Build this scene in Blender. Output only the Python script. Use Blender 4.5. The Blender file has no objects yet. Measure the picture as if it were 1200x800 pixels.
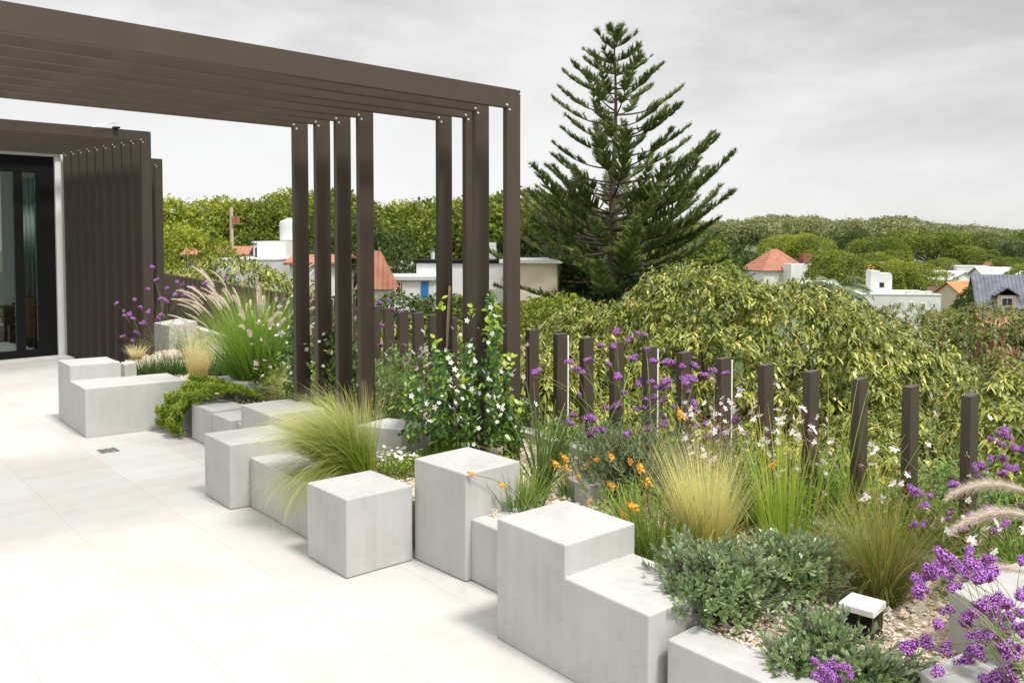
import bpy, math
import numpy as np
R = math.radians
rng = np.random.default_rng(11)
SC = bpy.context.scene
COL = SC.collection
UP = np.array([0, 0, 1.0])

# ------------------------------------------------------------------ measured camera
F, CX, HY, PIT, EYE = 1040.0, 600.0, 278.0, R(2.5), 1.6
CY = HY + F * math.tan(PIT)

def ray(px, py):
    x = (px - CX) / F; v = -(py - CY) / F
    c, s = math.cos(PIT), math.sin(PIT)
    return np.array([x, c + v * s, -s + v * c])

def P(px, py, z):                     # point at height z seen at that place of the photograph
    r = ray(px, py); t = (z - EYE) / r[2]
    return np.array([0, 0, EYE]) + t * r

def D(px, py, d):                     # point at distance d
    r = ray(px, py)
    return np.array([0, 0, EYE]) + r * d / r[1]

# ------------------------------------------------------------------ mesh helpers
class MB:
    def __init__(s): s.V, s.F, s.U, s.M, s.n = [], [], [], [], 0
    def add(s, V, Fc, uv=None, mi=0):
        V = np.asarray(V, float).reshape(-1, 3); Fc = np.asarray(Fc, int)
        s.V.append(V); s.F.append(Fc + s.n); s.M.append(np.full(len(Fc), mi))
        s.U.append(np.zeros((len(V), 2)) if uv is None else np.asarray(uv, float).reshape(-1, 2))
        s.n += len(V); return s
    def data(s, name, mats, smooth=False):
        me = bpy.data.meshes.new(name)
        V = np.concatenate(s.V); U = np.concatenate(s.U); M = np.concatenate(s.M)
        lv = np.concatenate([f.ravel() for f in s.F])
        tot = np.concatenate([np.full(len(f), f.shape[1]) for f in s.F])
        st = np.concatenate([[0], np.cumsum(tot)[:-1]])
        me.vertices.add(len(V)); me.vertices.foreach_set('co', V.ravel())
        me.loops.add(len(lv)); me.loops.foreach_set('vertex_index', lv.astype(np.int32))
        me.polygons.add(len(tot)); me.polygons.foreach_set('loop_start', st.astype(np.int32))
        me.polygons.foreach_set('loop_total', tot.astype(np.int32))
        me.polygons.foreach_set('material_index', M.astype(np.int32))
        me.polygons.foreach_set('use_smooth', np.full(len(tot), smooth))
        ul = me.uv_layers.new(name='UVMap'); ul.data.foreach_set('uv', U[lv].ravel())
        for m in (mats if isinstance(mats, (list, tuple)) else [mats]): me.materials.append(m)
        me.update(calc_edges=True); me.validate()
        return me
    def build(s, name, mats, parent=None, smooth=False, loc=None, bevel=0):
        return put(name, s.data(name, mats, smooth), parent, loc, bevel)

def put(name, me, parent=None, loc=None, bevel=0, rot=None, scale=None):
    o = bpy.data.objects.new(name, me); COL.objects.link(o)
    if parent is not None: o.parent = parent
    if loc is not None: o.location = [float(v) for v in loc]
    if rot is not None: o.rotation_euler = rot
    if scale is not None: o.scale = (scale,) * 3 if np.isscalar(scale) else scale
    if bevel:
        b = o.modifiers.new('bevel', 'BEVEL'); b.width = bevel; b.segments = 2; b.limit_method = 'ANGLE'
    return o

def tag(o, label, cat, group=None):
    o['label'] = label; o['category'] = cat
    if group: o['group'] = group
    return o

def thing(name, label, cat, loc=(0, 0, 0), rz=0, group=None):
    o = bpy.data.objects.new(name, None); COL.objects.link(o)
    o.location = [float(v) for v in loc]; o.rotation_euler = (0, 0, rz); o.empty_display_size = .1
    return tag(o, label, cat, group)

def kind(o, k): o['kind'] = k; return o

def nrm(v):
    v = np.asarray(v, float)
    return v / np.maximum(np.linalg.norm(v, axis=-1, keepdims=True), 1e-9)

BF = np.array([[0, 3, 2, 1], [4, 5, 6, 7], [0, 1, 5, 4], [1, 2, 6, 5], [2, 3, 7, 6], [3, 0, 4, 7]])
def box(mb, x0, x1, y0, y1, z0, z1, mi=0):
    return mb.add([[x0, y0, z0], [x1, y0, z0], [x1, y1, z0], [x0, y1, z0], [x0, y0, z1], [x1, y0, z1], [x1, y1, z1], [x0, y1, z1]], BF, mi=mi)

def prism(mb, poly, z0, z1, mi=0):
    p = np.asarray(poly, float)[:, :2]; n = len(p)
    if np.sum(p[:, 0] * np.roll(p[:, 1], -1) - np.roll(p[:, 0], -1) * p[:, 1]) < 0: p = p[::-1]
    a = np.c_[p, np.full(n, z0)]; b = np.c_[p, np.full(n, z1)]
    i = np.arange(n); j = (i + 1) % n
    base = mb.n
    mb.add(np.r_[a, b], np.c_[i, j, j + n, i + n], mi=mi)
    mb.F.append(np.array([np.arange(n)[::-1] + base])); mb.M.append(np.array([mi]))
    mb.F.append(np.array([np.arange(n) + n + base])); mb.M.append(np.array([mi]))
    return mb

def tubes(mb, Pt, r, sides=3, u=None, mi=0, cap=False):
    """n tubes along polylines Pt (n,k,3) with radius r (n,k)"""
    Pt = np.asarray(Pt, float); n, k, _ = Pt.shape
    r = np.broadcast_to(np.asarray(r, float), (n, k))
    T = nrm(np.gradient(Pt, axis=1))
    ref = np.where(np.abs(T[:, :1, 2:3]) > .7, np.array([1., .2, 0]), np.array([0, 0, 1.]))
    s1 = nrm(np.cross(T, np.broadcast_to(ref, T.shape))); s2 = np.cross(T, s1)
    a = np.arange(sides) / sides * 2 * np.pi
    ring = s1[:, :, None] * np.cos(a)[None, None, :, None] + s2[:, :, None] * np.sin(a)[None, None, :, None]
    V = Pt[:, :, None] + ring * r[:, :, None, None]
    u = rng.random(n) if u is None else u
    t = np.linspace(0, 1, k)
    uv = np.stack(np.broadcast_arrays(u[:, None, None], t[None, :, None] + np.zeros(sides)[None, None]), -1)
    idx = np.arange(n * k * sides).reshape(n, k, sides)
    nx = np.roll(idx, -1, axis=2)
    Fc = np.stack([idx[:, :-1], nx[:, :-1], nx[:, 1:], idx[:, 1:]], -1).reshape(-1, 4)
    mb.add(V, Fc, uv, mi)
    return mb

def ribbons(mb, C, side, w, u, mi=0):
    """n flat strips, centre lines C (n,k,3), side (n,3)or(n,k,3), half widths w (n,k)"""
    n, k, _ = C.shape
    if side.ndim == 2: side = side[:, None, :]
    V = np.stack([C - side * w[:, :, None], C + side * w[:, :, None]], 2)
    t = np.linspace(0, 1, k)
    uv = np.stack(np.broadcast_arrays(u[:, None, None], t[None, :, None] + np.zeros(2)[None, None]), -1)
    idx = np.arange(n * k * 2).reshape(n, k, 2)
    Fc = np.stack([idx[:, :-1, 0], idx[:, :-1, 1], idx[:, 1:, 1], idx[:, 1:, 0]], -1).reshape(-1, 4)
    mb.add(V, Fc, uv, mi)

LONG = ((0, .1), (.3, .9), (.62, .85), (1, .04))
OVAL = ((0, .15), (.35, 1), (.75, .8), (1, .1))
def leaves(mb, pos, d, up, L, W, droop=.2, rows=LONG, mi=0, u=None):
    pos = np.asarray(pos, float); n = len(pos)
    d = nrm(d); s = nrm(np.cross(d, np.broadcast_to(up, d.shape)) + 1e-6)
    L = np.broadcast_to(np.asarray(L, float), (n,)); W = np.broadcast_to(np.asarray(W, float), (n,))
    u = rng.random(n) if u is None else u
    t = np.array([a for a, _ in rows]); w = np.array([b for _, b in rows])
    C = pos[:, None] + d[:, None] * (L[:, None] * t)[:, :, None]
    C[:, :, 2] -= droop * L[:, None] * t ** 2
    ribbons(mb, C, s, W[:, None] * .5 * w[None], u, mi)

def rand_dir(n):
    return nrm(rng.normal(size=(n, 3)))

def blades(mb, n, base_r, L, tilt, curve, width, lean=(0, 0), seg=6, power=1.3, mi=0, taper=.8, center=(0, 0), u=None):
    az = rng.random(n) * 2 * np.pi; rr = base_r * np.sqrt(rng.random(n))
    x0 = rr * np.cos(az) + center[0]; y0 = rr * np.sin(az) + center[1]
    az = az + rng.normal(0, .35, n)
    ti = rng.uniform(*tilt, n)
    hx = ti * np.cos(az) + lean[0]; hy = ti * np.sin(az) + lean[1]
    az = np.arctan2(hy, hx); ti = np.hypot(hx, hy)
    Ls = rng.uniform(*L, n); cu = rng.uniform(*curve, n) * (.6 + .8 * ti)
    t = np.linspace(0, 1, seg + 1)
    th = ti[:, None] + cu[:, None] * t[None] ** power
    ds = Ls[:, None] / seg
    dx = np.sin(th) * ds; dz = np.cos(th) * ds
    H = np.c_[np.zeros(n), np.cumsum(dx[:, :-1], 1)]; Z = np.c_[np.zeros(n), np.cumsum(dz[:, :-1], 1)]
    C = np.stack([x0[:, None] + H * np.cos(az)[:, None], y0[:, None] + H * np.sin(az)[:, None], Z], -1)
    tw = rng.normal(0, .6, n)
    side = np.stack([-np.sin(az + tw), np.cos(az + tw), rng.normal(0, .2, n)], -1); side = nrm(side)
    w = rng.uniform(*width, n)[:, None] * .5 * np.maximum(1 - t, .04)[None] ** taper
    u = rng.random(n) if u is None else u
    ribbons(mb, C, side, w, u, mi)
    d_end = nrm(C[:, -1] - C[:, -2])
    return C, d_end

# ------------------------------------------------------------------ materials
def mat(name):
    m = bpy.data.materials.new(name); m.use_nodes = True
    nt = m.node_tree; return m, nt, nt.nodes, nt.links, nt.nodes['Principled BSDF']

def lin(c):   # srgb 0..255 -> linear
    return tuple(((v / 255) / 12.92 if v / 255 <= .04045 else ((v / 255 + .055) / 1.055) ** 2.4) for v in c) + (1,)

def ramp(N, cols, interp='LINEAR'):
    r = N.new('ShaderNodeValToRGB'); e = r.color_ramp.elements; r.color_ramp.interpolation = interp
    while len(e) > 1: e.remove(e[-1])
    e[0].position = cols[0][0]; e[0].color = tuple(cols[0][1])[:3] + (1,)
    for p, c in cols[1:]:
        k = e.new(p); k.color = tuple(c)[:3] + (1,)
    return r

def plain(name, col, rough=.6, metal=0, noise=0, nscale=8, bump=0, bscale=60, spec=.5):
    m, nt, N, L, b = mat(name)
    b.inputs['Roughness'].default_value = rough; b.inputs['Metallic'].default_value = metal
    b.inputs['Specular IOR Level'].default_value = spec
    b.inputs['Base Color'].default_value = tuple(col)[:3] + (1,)
    tc = N.new('ShaderNodeTexCoord')
    if noise:
        n = N.new('ShaderNodeTexNoise'); n.inputs['Scale'].default_value = nscale; n.inputs['Detail'].default_value = 6
        L.new(tc.outputs['Object'], n.inputs['Vector'])
        c = np.array(col[:3])
        r = ramp(N, [(.3, c * (1 - noise)), (.7, np.minimum(c * (1 + noise), 1))])
        L.new(n.outputs['Fac'], r.inputs['Fac']); L.new(r.outputs['Color'], b.inputs['Base Color'])
    if bump:
        n2 = N.new('ShaderNodeTexNoise'); n2.inputs['Scale'].default_value = bscale; n2.inputs['Detail'].default_value = 5
        L.new(tc.outputs['Object'], n2.inputs['Vector'])
        bp = N.new('ShaderNodeBump'); bp.inputs['Strength'].default_value = bump; bp.inputs['Distance'].default_value = .01
        L.new(n2.outputs['Fac'], bp.inputs['Height']); L.new(bp.outputs['Normal'], b.inputs['Normal'])
    return m

def foliage(name, cols, tips=None, tip_at=(.35, .9), trans=.3, rough=.5, spec=.35, back=None, gain=1.0):
    """cols: ramp over the per-leaf random number; tips: colours the far end of the leaf runs to"""
    m, nt, N, L, b = mat(name)
    gain *= 1.1
    cols = [(p, np.minimum(np.array(c[:3]) * gain, .86)) for p, c in cols]
    if tips: tips = [(p, np.minimum(np.array(c[:3]) * gain, .86)) for p, c in tips]
    uv = N.new('ShaderNodeUVMap'); sp = N.new('ShaderNodeSeparateXYZ'); L.new(uv.outputs['UV'], sp.inputs[0])
    r = ramp(N, cols); L.new(sp.outputs['X'], r.inputs['Fac']); out = r.outputs['Color']
    if tips:
        r2 = ramp(N, tips); L.new(sp.outputs['X'], r2.inputs['Fac'])
        mr = N.new('ShaderNodeMapRange'); mr.inputs[1].default_value = tip_at[0]; mr.inputs[2].default_value = tip_at[1]
        L.new(sp.outputs['Y'], mr.inputs[0])
        mx = N.new('ShaderNodeMixRGB'); L.new(mr.outputs[0], mx.inputs[0]); L.new(out, mx.inputs[1]); L.new(r2.outputs['Color'], mx.inputs[2])
        out = mx.outputs[0]
    if back:
        g = N.new('ShaderNodeNewGeometry'); mx = N.new('ShaderNodeMixRGB'); L.new(g.outputs['Backfacing'], mx.inputs[0])
        L.new(out, mx.inputs[1]); mx.inputs[2].default_value = tuple(back)[:3] + (1,); out = mx.outputs[0]
    b.inputs['Roughness'].default_value = rough; b.inputs['Specular IOR Level'].default_value = spec
    L.new(out, b.inputs['Base Color'])
    tr = N.new('ShaderNodeBsdfTranslucent'); L.new(out, tr.inputs['Color'])
    ms = N.new('ShaderNodeMixShader'); ms.inputs[0].default_value = trans
    L.new(b.outputs[0], ms.inputs[1]); L.new(tr.outputs[0], ms.inputs[2])
    L.new(ms.outputs[0], N['Material Output'].inputs['Surface'])
    return m

def concrete():
    m, nt, N, L, b = mat('pale cast concrete')
    tc = N.new('ShaderNodeTexCoord'); oi = N.new('ShaderNodeObjectInfo')
    add = N.new('ShaderNodeVectorMath'); add.operation = 'ADD'
    L.new(tc.outputs['Object'], add.inputs[0]); L.new(oi.outputs['Random'], add.inputs[1])
    n1 = N.new('ShaderNodeTexNoise'); n1.inputs['Scale'].default_value = 4.0; n1.inputs['Detail'].default_value = 9; n1.inputs['Roughness'].default_value = .62
    L.new(add.outputs[0], n1.inputs['Vector'])
    mp = N.new('ShaderNodeMapping'); mp.inputs['Scale'].default_value = (14, 14, 1.6); L.new(add.outputs[0], mp.inputs[0])
    n2 = N.new('ShaderNodeTexNoise'); n2.inputs['Scale'].default_value = 1.6; n2.inputs['Detail'].default_value = 5; L.new(mp.outputs[0], n2.inputs['Vector'])
    mx = N.new('ShaderNodeMath'); mx.operation = 'MULTIPLY_ADD'; L.new(n2.outputs['Fac'], mx.inputs[0]); mx.inputs[1].default_value = .45
    L.new(n1.outputs['Fac'], mx.inputs[2])
    r = ramp(N, [(.36, (.335, .323, .303)), (.54, (.405, .395, .377)), (.72, (.445, .437, .422)), (.9, (.475, .468, .455)), (1, (.49, .484, .472))])
    L.new(mx.outputs[0], r.inputs['Fac'])
    vo = N.new('ShaderNodeTexVoronoi'); vo.inputs['Scale'].default_value = 22; L.new(add.outputs[0], vo.inputs['Vector'])
    pr = ramp(N, [(.0, (.45, .43, .40)), (.05, (.5, .48, .45)), (.062, (1, 1, 1))]); L.new(vo.outputs['Distance'], pr.inputs['Fac'])
    mm = N.new('ShaderNodeMixRGB'); mm.blend_type = 'MULTIPLY'; mm.inputs[0].default_value = .65
    L.new(r.outputs['Color'], mm.inputs[1]); L.new(pr.outputs['Color'], mm.inputs[2])
    L.new(mm.outputs[0], b.inputs['Base Color']); b.inputs['Roughness'].default_value = .75
    n3 = N.new('ShaderNodeTexNoise'); n3.inputs['Scale'].default_value = 90; n3.inputs['Detail'].default_value = 4; L.new(add.outputs[0], n3.inputs['Vector'])
    bp = N.new('ShaderNodeBump'); bp.inputs['Strength'].default_value = .12; bp.inputs['Distance'].default_value = .004
    L.new(n3.outputs['Fac'], bp.inputs['Height']); L.new(bp.outputs['Normal'], b.inputs['Normal'])
    return m

def paving():
    m, nt, N, L, b = mat('ivory porcelain paving')
    tc = N.new('ShaderNodeTexCoord')
    ma = N.new('ShaderNodeMapping'); ma.inputs['Rotation'].default_value = (0, 0, R(50)); L.new(tc.outputs['Object'], ma.inputs[0])
    ma.inputs['Location'].default_value = (.655, -.176, 0)      # texture x runs along the long joints
    br = N.new('ShaderNodeTexBrick'); br.offset = .5
    br.inputs['Scale'].default_value = 1; br.inputs['Brick Width'].default_value = 1.07; br.inputs['Row Height'].default_value = .535
    br.inputs['Mortar Size'].default_value = .0024; br.inputs['Mortar Smooth'].default_value = .2; br.inputs['Bias'].default_value = 0
    br.inputs['Color1'].default_value = (0, 0, 0, 1); br.inputs['Color2'].default_value = (1, 1, 1, 1); br.inputs['Mortar'].default_value = (.5, .5, .5, 1)
    L.new(ma.outputs[0], br.inputs['Vector'])
    n = N.new('ShaderNodeTexNoise'); n.inputs['Scale'].default_value = 2.2; n.inputs['Detail'].default_value = 8; n.inputs['Roughness'].default_value = .6; n.inputs['Distortion'].default_value = .6
    L.new(tc.outputs['Object'], n.inputs['Vector'])
    rt = ramp(N, [(0, (.515, .502, .478)), (1, (.56, .548, .528))]); L.new(br.outputs['Color'], rt.inputs['Fac'])
    rn = ramp(N, [(.30, (.90, .875, .84)), (.44, (.965, .955, .94)), (.62, (1, 1, 1))]); L.new(n.outputs['Fac'], rn.inputs['Fac'])
    mm = N.new('ShaderNodeMixRGB'); mm.blend_type = 'MULTIPLY'; mm.inputs[0].default_value = 1
    L.new(rt.outputs['Color'], mm.inputs[1]); L.new(rn.outputs['Color'], mm.inputs[2])
    mo = N.new('ShaderNodeMixRGB'); L.new(br.outputs['Fac'], mo.inputs[0]); L.new(mm.outputs[0], mo.inputs[1]); mo.inputs[2].default_value = (.45, .41, .36, 1)
    L.new(mo.outputs[0], b.inputs['Base Color']); b.inputs['Roughness'].default_value = .62; b.inputs['Specular IOR Level'].default_value = .3
    bp = N.new('ShaderNodeBump'); bp.invert = True; bp.inputs['Strength'].default_value = .3; bp.inputs['Distance'].default_value = .003
    L.new(br.outputs['Fac'], bp.inputs['Height']); L.new(bp.outputs['Normal'], b.inputs['Normal'])
    return m

def rooftile(name, c1, c2):
    m, nt, N, L, b = mat(name)
    tc = N.new('ShaderNodeTexCoord')
    n = N.new('ShaderNodeTexNoise'); n.inputs['Scale'].default_value = 1.5; n.inputs['Detail'].default_value = 8; L.new(tc.outputs['Object'], n.inputs['Vector'])
    r = ramp(N, [(.3, c1), (.7, c2)]); L.new(n.outputs['Fac'], r.inputs['Fac'])
    w = N.new('ShaderNodeTexWave'); w.inputs['Scale'].default_value = 1.3; w.bands_direction = 'X'; L.new(tc.outputs['Object'], w.inputs['Vector'])
    w2 = N.new('ShaderNodeTexWave'); w2.inputs['Scale'].default_value = 1.1; w2.bands_direction = 'Z'; w2.wave_profile = 'SAW'; L.new(tc.outputs['Object'], w2.inputs['Vector'])
    ad = N.new('ShaderNodeMath'); ad.operation = 'ADD'; L.new(w.outputs['Fac'], ad.inputs[0]); L.new(w2.outputs['Fac'], ad.inputs[1])
    bp = N.new('ShaderNodeBump'); bp.inputs['Strength'].default_value = .7; bp.inputs['Distance'].default_value = .06
    L.new(ad.outputs[0], bp.inputs['Height']); L.new(bp.outputs['Normal'], b.inputs['Normal'])
    L.new(r.outputs['Color'], b.inputs['Base Color']); b.inputs['Roughness'].default_value = .8
    return m

def slatmat(name, c, rough):
    m, nt, N, L, b = mat(name)
    tc = N.new('ShaderNodeTexCoord'); n = N.new('ShaderNodeTexNoise'); n.inputs['Scale'].default_value = 5; n.inputs['Detail'].default_value = 7
    L.new(tc.outputs['Object'], n.inputs['Vector'])
    c = np.array(c); r = ramp(N, [(.3, c * .9), (.7, c * 1.1)]); L.new(n.outputs['Fac'], r.inputs['Fac']); L.new(r.outputs['Color'], b.inputs['Base Color'])
    rr = N.new('ShaderNodeMapRange'); rr.inputs[3].default_value = rough - .07; rr.inputs[4].default_value = rough + .1
    L.new(n.outputs['Fac'], rr.inputs[0]); L.new(rr.outputs[0], b.inputs['Roughness'])
    return m

def glassmat():
    m, nt, N, L, b = mat('clear reflective glazing')
    N.remove(b)
    g = N.new('ShaderNodeBsdfGlossy'); g.inputs['Roughness'].default_value = .01; g.inputs['Color'].default_value = (.9, .95, .93, 1)
    t = N.new('ShaderNodeBsdfTransparent'); t.inputs['Color'].default_value = (.78, .86, .83, 1)
    fr = N.new('ShaderNodeFresnel'); fr.inputs['IOR'].default_value = 2.1
    ms = N.new('ShaderNodeMixShader'); L.new(fr.outputs[0], ms.inputs[0]); L.new(t.outputs[0], ms.inputs[1]); L.new(g.outputs[0], ms.inputs[2])
    L.new(ms.outputs[0], N['Material Output'].inputs['Surface'])
    return m

M = {}
M['concrete'] = concrete(); M['paving'] = paving()
M['slat'] = slatmat('taupe powder coated aluminium', (.058, .041, .028), .5)
M['slat2'] = slatmat('dark bronze aluminium', (.040, .028, .019), .6)
M['white'] = plain('white painted render', (.72, .72, .71), .8, noise=.08, nscale=1.5, bump=.2, bscale=30)
M['cream'] = plain('cream painted render', (.62, .54, .42), .8, noise=.08, nscale=1.5)
M['greywall'] = plain('pale grey render', (.55, .56, .57), .8, noise=.08, nscale=1.2)
M['black'] = plain('black aluminium', (.006, .006, .0065), .5, spec=.2)
M['steel'] = plain('brushed steel', (.55, .55, .54), .35, 1)
M['screw'] = plain('zinc screw head', (.85, .85, .84), .3, .6)
M['glass'] = glassmat()
M['darkglass'] = plain('dark window glass', (.03, .035, .04), .08, spec=.8)
M['kerb'] = plain('white mortar kerb', (.62, .60, .56), .8, noise=.12, nscale=6, bump=.3)
M['led'] = plain('white plastic strip', (.85, .85, .84), .4)
M['terra'] = rooftile('terracotta roof tiles', (.33, .125, .075), (.45, .20, .12))
M['terra2'] = rooftile('orange roof tiles', (.46, .17, .06), (.6, .28, .10))
M['slate'] = rooftile('blue grey slate', (.09, .10, .12), (.17, .18, .21))
M['brick'] = plain('red brown brick', (.24, .10, .07), .85, noise=.35, nscale=9)
M['tank'] = plain('white water tank', (.68, .69, .70), .5)
M['dtank'] = plain('dark grey tank', (.06, .07, .085), .5)
M['wood'] = plain('pale bamboo cane', (.50, .38, .24), .7, noise=.2, nscale=20)
M['pole'] = plain('weathered timber pole', (.42, .35, .29), .9, noise=.2, nscale=5)
M['bark'] = plain('grey brown bark', (.10, .075, .055), .9, noise=.3, nscale=6, bump=.6, bscale=12)
M['bed'] = plain('fine gravel and soil', (.50, .42, .32), .95, noise=.35, nscale=40, bump=.8, bscale=80)
M['bluepaint'] = plain('blue painted door', (.02, .17, .42), .5)
M['crate'] = plain('dark stained timber', (.12, .06, .035), .6, noise=.3, nscale=8)
M['basket'] = plain('orange woven cane', (.45, .20, .05), .6, noise=.3, nscale=30, bump=.5, bscale=60)
M['purple'] = plain('dark violet fabric', (.06, .04, .09), .8)
M['curtain'] = plain('pale green sheer curtain', (.62, .70, .66), .9)
M['interior'] = plain('grey interior wall', (.34, .37, .35), .8)
M['intfloor'] = plain('grey screed floor', (.5, .49, .46), .6, noise=.1)
M['haze_grass'] = plain('rough grass and gardens', (.07, .10, .03), .95, noise=.5, nscale=.15)
M['mortar'] = plain('grey roof membrane', (.40, .40, .39), .8, noise=.12, nscale=1)
# ================================================================== camera, light, sky
cam = bpy.data.cameras.new('camera'); camo = bpy.data.objects.new('camera', cam); COL.objects.link(camo); SC.camera = camo
cam.sensor_width = 36; cam.lens = F / 1200 * 36; cam.shift_y = -(400 - CY) / 1200 * 1.0
camo.location = (0, 0, EYE); camo.rotation_euler = (R(90) - PIT, 0, 0); cam.clip_end = 3000; cam.clip_start = .05

SUN = nrm(np.array([.52, -.50, 1.25]))
sl = bpy.data.lights.new('sun', 'SUN'); sl.energy = 3.3; sl.angle = R(11); sl.color = (1, .975, .93)
so = bpy.data.objects.new('sun', sl); COL.objects.link(so); so.location = (4, -4, 12)
import mathutils
so.rotation_euler = mathutils.Vector([float(v) for v in SUN]).to_track_quat('Z', 'Y').to_euler()

w = bpy.data.worlds.new('World'); SC.world = w; w.use_nodes = True
N, L = w.node_tree.nodes, w.node_tree.links
bg = N['Background']; bg.inputs['Strength'].default_value = .1
sky = N.new('ShaderNodeTexSky'); sky.sky_type = 'NISHITA'; sky.sun_disc = False
sky.sun_elevation = math.asin(SUN[2]); sky.sun_rotation = math.atan2(SUN[0], SUN[1])
tc = N.new('ShaderNodeTexCoord')
mp = N.new('ShaderNodeMapping'); mp.inputs['Scale'].default_value = (1, 1, 3.0); mp.inputs['Location'].default_value = (1.3, .35, .2); L.new(tc.outputs['Generated'], mp.inputs[0])
n1 = N.new('ShaderNodeTexNoise'); n1.inputs['Scale'].default_value = 2.3; n1.inputs['Detail'].default_value = 7; n1.inputs['Roughness'].default_value = .58; n1.inputs['Distortion'].default_value = .25
L.new(mp.outputs[0], n1.inputs['Vector'])
bankdir = nrm(ray(1130, 40))
dt = N.new('ShaderNodeVectorMath'); dt.operation = 'DOT_PRODUCT'; L.new(tc.outputs['Generated'], dt.inputs[0]); dt.inputs[1].default_value = [float(v) for v in bankdir]
bk = N.new('ShaderNodeMapRange'); bk.interpolation_type = 'SMOOTHSTEP'; bk.inputs[1].default_value = .90; bk.inputs[2].default_value = 1.0
L.new(dt.outputs['Value'], bk.inputs[0])
ma = N.new('ShaderNodeMath'); ma.operation = 'MULTIPLY_ADD'; L.new(bk.outputs[0], ma.inputs[0]); ma.inputs[1].default_value = -.20; hz = N.new('ShaderNodeSeparateXYZ'); L.new(tc.outputs['Generated'], hz.inputs[0])
hr = N.new('ShaderNodeMapRange'); hr.interpolation_type = 'SMOOTHSTEP'; hr.inputs[1].default_value = .0; hr.inputs[2].default_value = .24; hr.inputs[3].default_value = .17; hr.inputs[4].default_value = 0; L.new(hz.outputs['Z'], hr.inputs[0])
ad = N.new('ShaderNodeMath'); ad.operation = 'ADD'; L.new(n1.outputs['Fac'], ad.inputs[0]); L.new(hr.outputs[0], ad.inputs[1])
L.new(ad.outputs[0], ma.inputs[2])
cr = ramp(N, [(.14, (.45, .447, .445)), (.28, (.53, .527, .525)), (.40, (.645, .643, .64)), (.52, (.745, .743, .74)), (.70, (.80, .80, .80))]); L.new(ma.outputs[0], cr.inputs['Fac'])
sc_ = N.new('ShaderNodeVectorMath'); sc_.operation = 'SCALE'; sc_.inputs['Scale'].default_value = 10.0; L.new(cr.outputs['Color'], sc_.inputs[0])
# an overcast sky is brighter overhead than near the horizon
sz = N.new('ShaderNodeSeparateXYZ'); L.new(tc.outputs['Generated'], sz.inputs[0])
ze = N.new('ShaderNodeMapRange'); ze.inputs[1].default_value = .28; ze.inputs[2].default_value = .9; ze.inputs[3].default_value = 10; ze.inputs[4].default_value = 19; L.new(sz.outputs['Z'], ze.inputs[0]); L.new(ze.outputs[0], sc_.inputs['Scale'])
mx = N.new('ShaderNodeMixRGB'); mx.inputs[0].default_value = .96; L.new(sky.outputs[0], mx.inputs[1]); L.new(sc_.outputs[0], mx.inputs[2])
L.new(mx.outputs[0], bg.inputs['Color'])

SC.view_settings.view_transform = 'Standard'; SC.view_settings.look = 'None'; SC.view_settings.exposure = .25; SC.view_settings.gamma = 1
SC.render.engine = 'CYCLES'
SC.cycles.max_bounces = 6; SC.cycles.diffuse_bounces = 3; SC.cycles.glossy_bounces = 3; SC.cycles.transmission_bounces = 4; SC.cycles.transparent_max_bounces = 8
SC.cycles.use_denoising = True; SC.cycles.caustics_reflective = False; SC.cycles.caustics_refractive = False
SC.cycles.sample_clamp_indirect = 4

# ================================================================== terrace
def line_pt(s): return np.array([1.84, 3.54]) + s * np.array([-.5612, .8277])      # fence line, s metres from the last post in view
FN = np.array([.8277, .5612])                                                   # outward from the fence
GND = -7.6
a, b_ = line_pt(-4.5) + FN * .10, line_pt(15.5) + FN * .1
outl = [a, b_, (-16, b_[1] + 2), (-16, -5), (a[0], -5)]
mb = MB(); prism(mb, outl, -.02, 0); kind(mb.build('terrace_floor', M['paving']), 'structure')
mb = MB(); prism(mb, np.array([np.array(p) for p in outl]), GND - .5, -.024)
o = mb.build('building', M['white']); tag(o, 'white rendered building body carrying the paved roof terrace', 'building')
# ground and far gardens
mb = MB(); mb.add([[-900, -300, GND], [900, -300, GND], [900, 1600, GND], [-900, 1600, GND]], [[0, 1, 2, 3]])
kind(mb.build('ground', M['haze_grass']), 'structure')

# planting bed and kerb
front = [(-4.25, 9.2), (-3.75, 8.2), (-3.0, 7.8), (-2.5, 7.05), (-1.72, 6.05), (-1.4, 5.45), (-.98, 4.72), (-.45, 4.5), (-.06, 4.15), (.3, 3.5), (.58, 2.98), (1.62, 1.68)]
back = [line_pt(s) - FN * .02 for s in (-2.5, 0, 4, 8, 10.6)]
bedpoly = front + back
mb = MB(); prism(mb, bedpoly, .003, .245); kind(mb.build('planting_bed', M['bed']), 'structure')
# kerb: short lengths of white rendered coping on the inside of the fence
a0, a1 = line_pt(-2.5), line_pt(12.5)
mb = MB(); prism(mb, [a0 - FN * .15, a0 - FN * .035, a1 - FN * .035, a1 - FN * .15], .2, .305)
tag(mb.build('kerb', M['kerb'], bevel=.006), 'low white rendered kerb along the foot of the slat fence', 'kerb')

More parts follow.
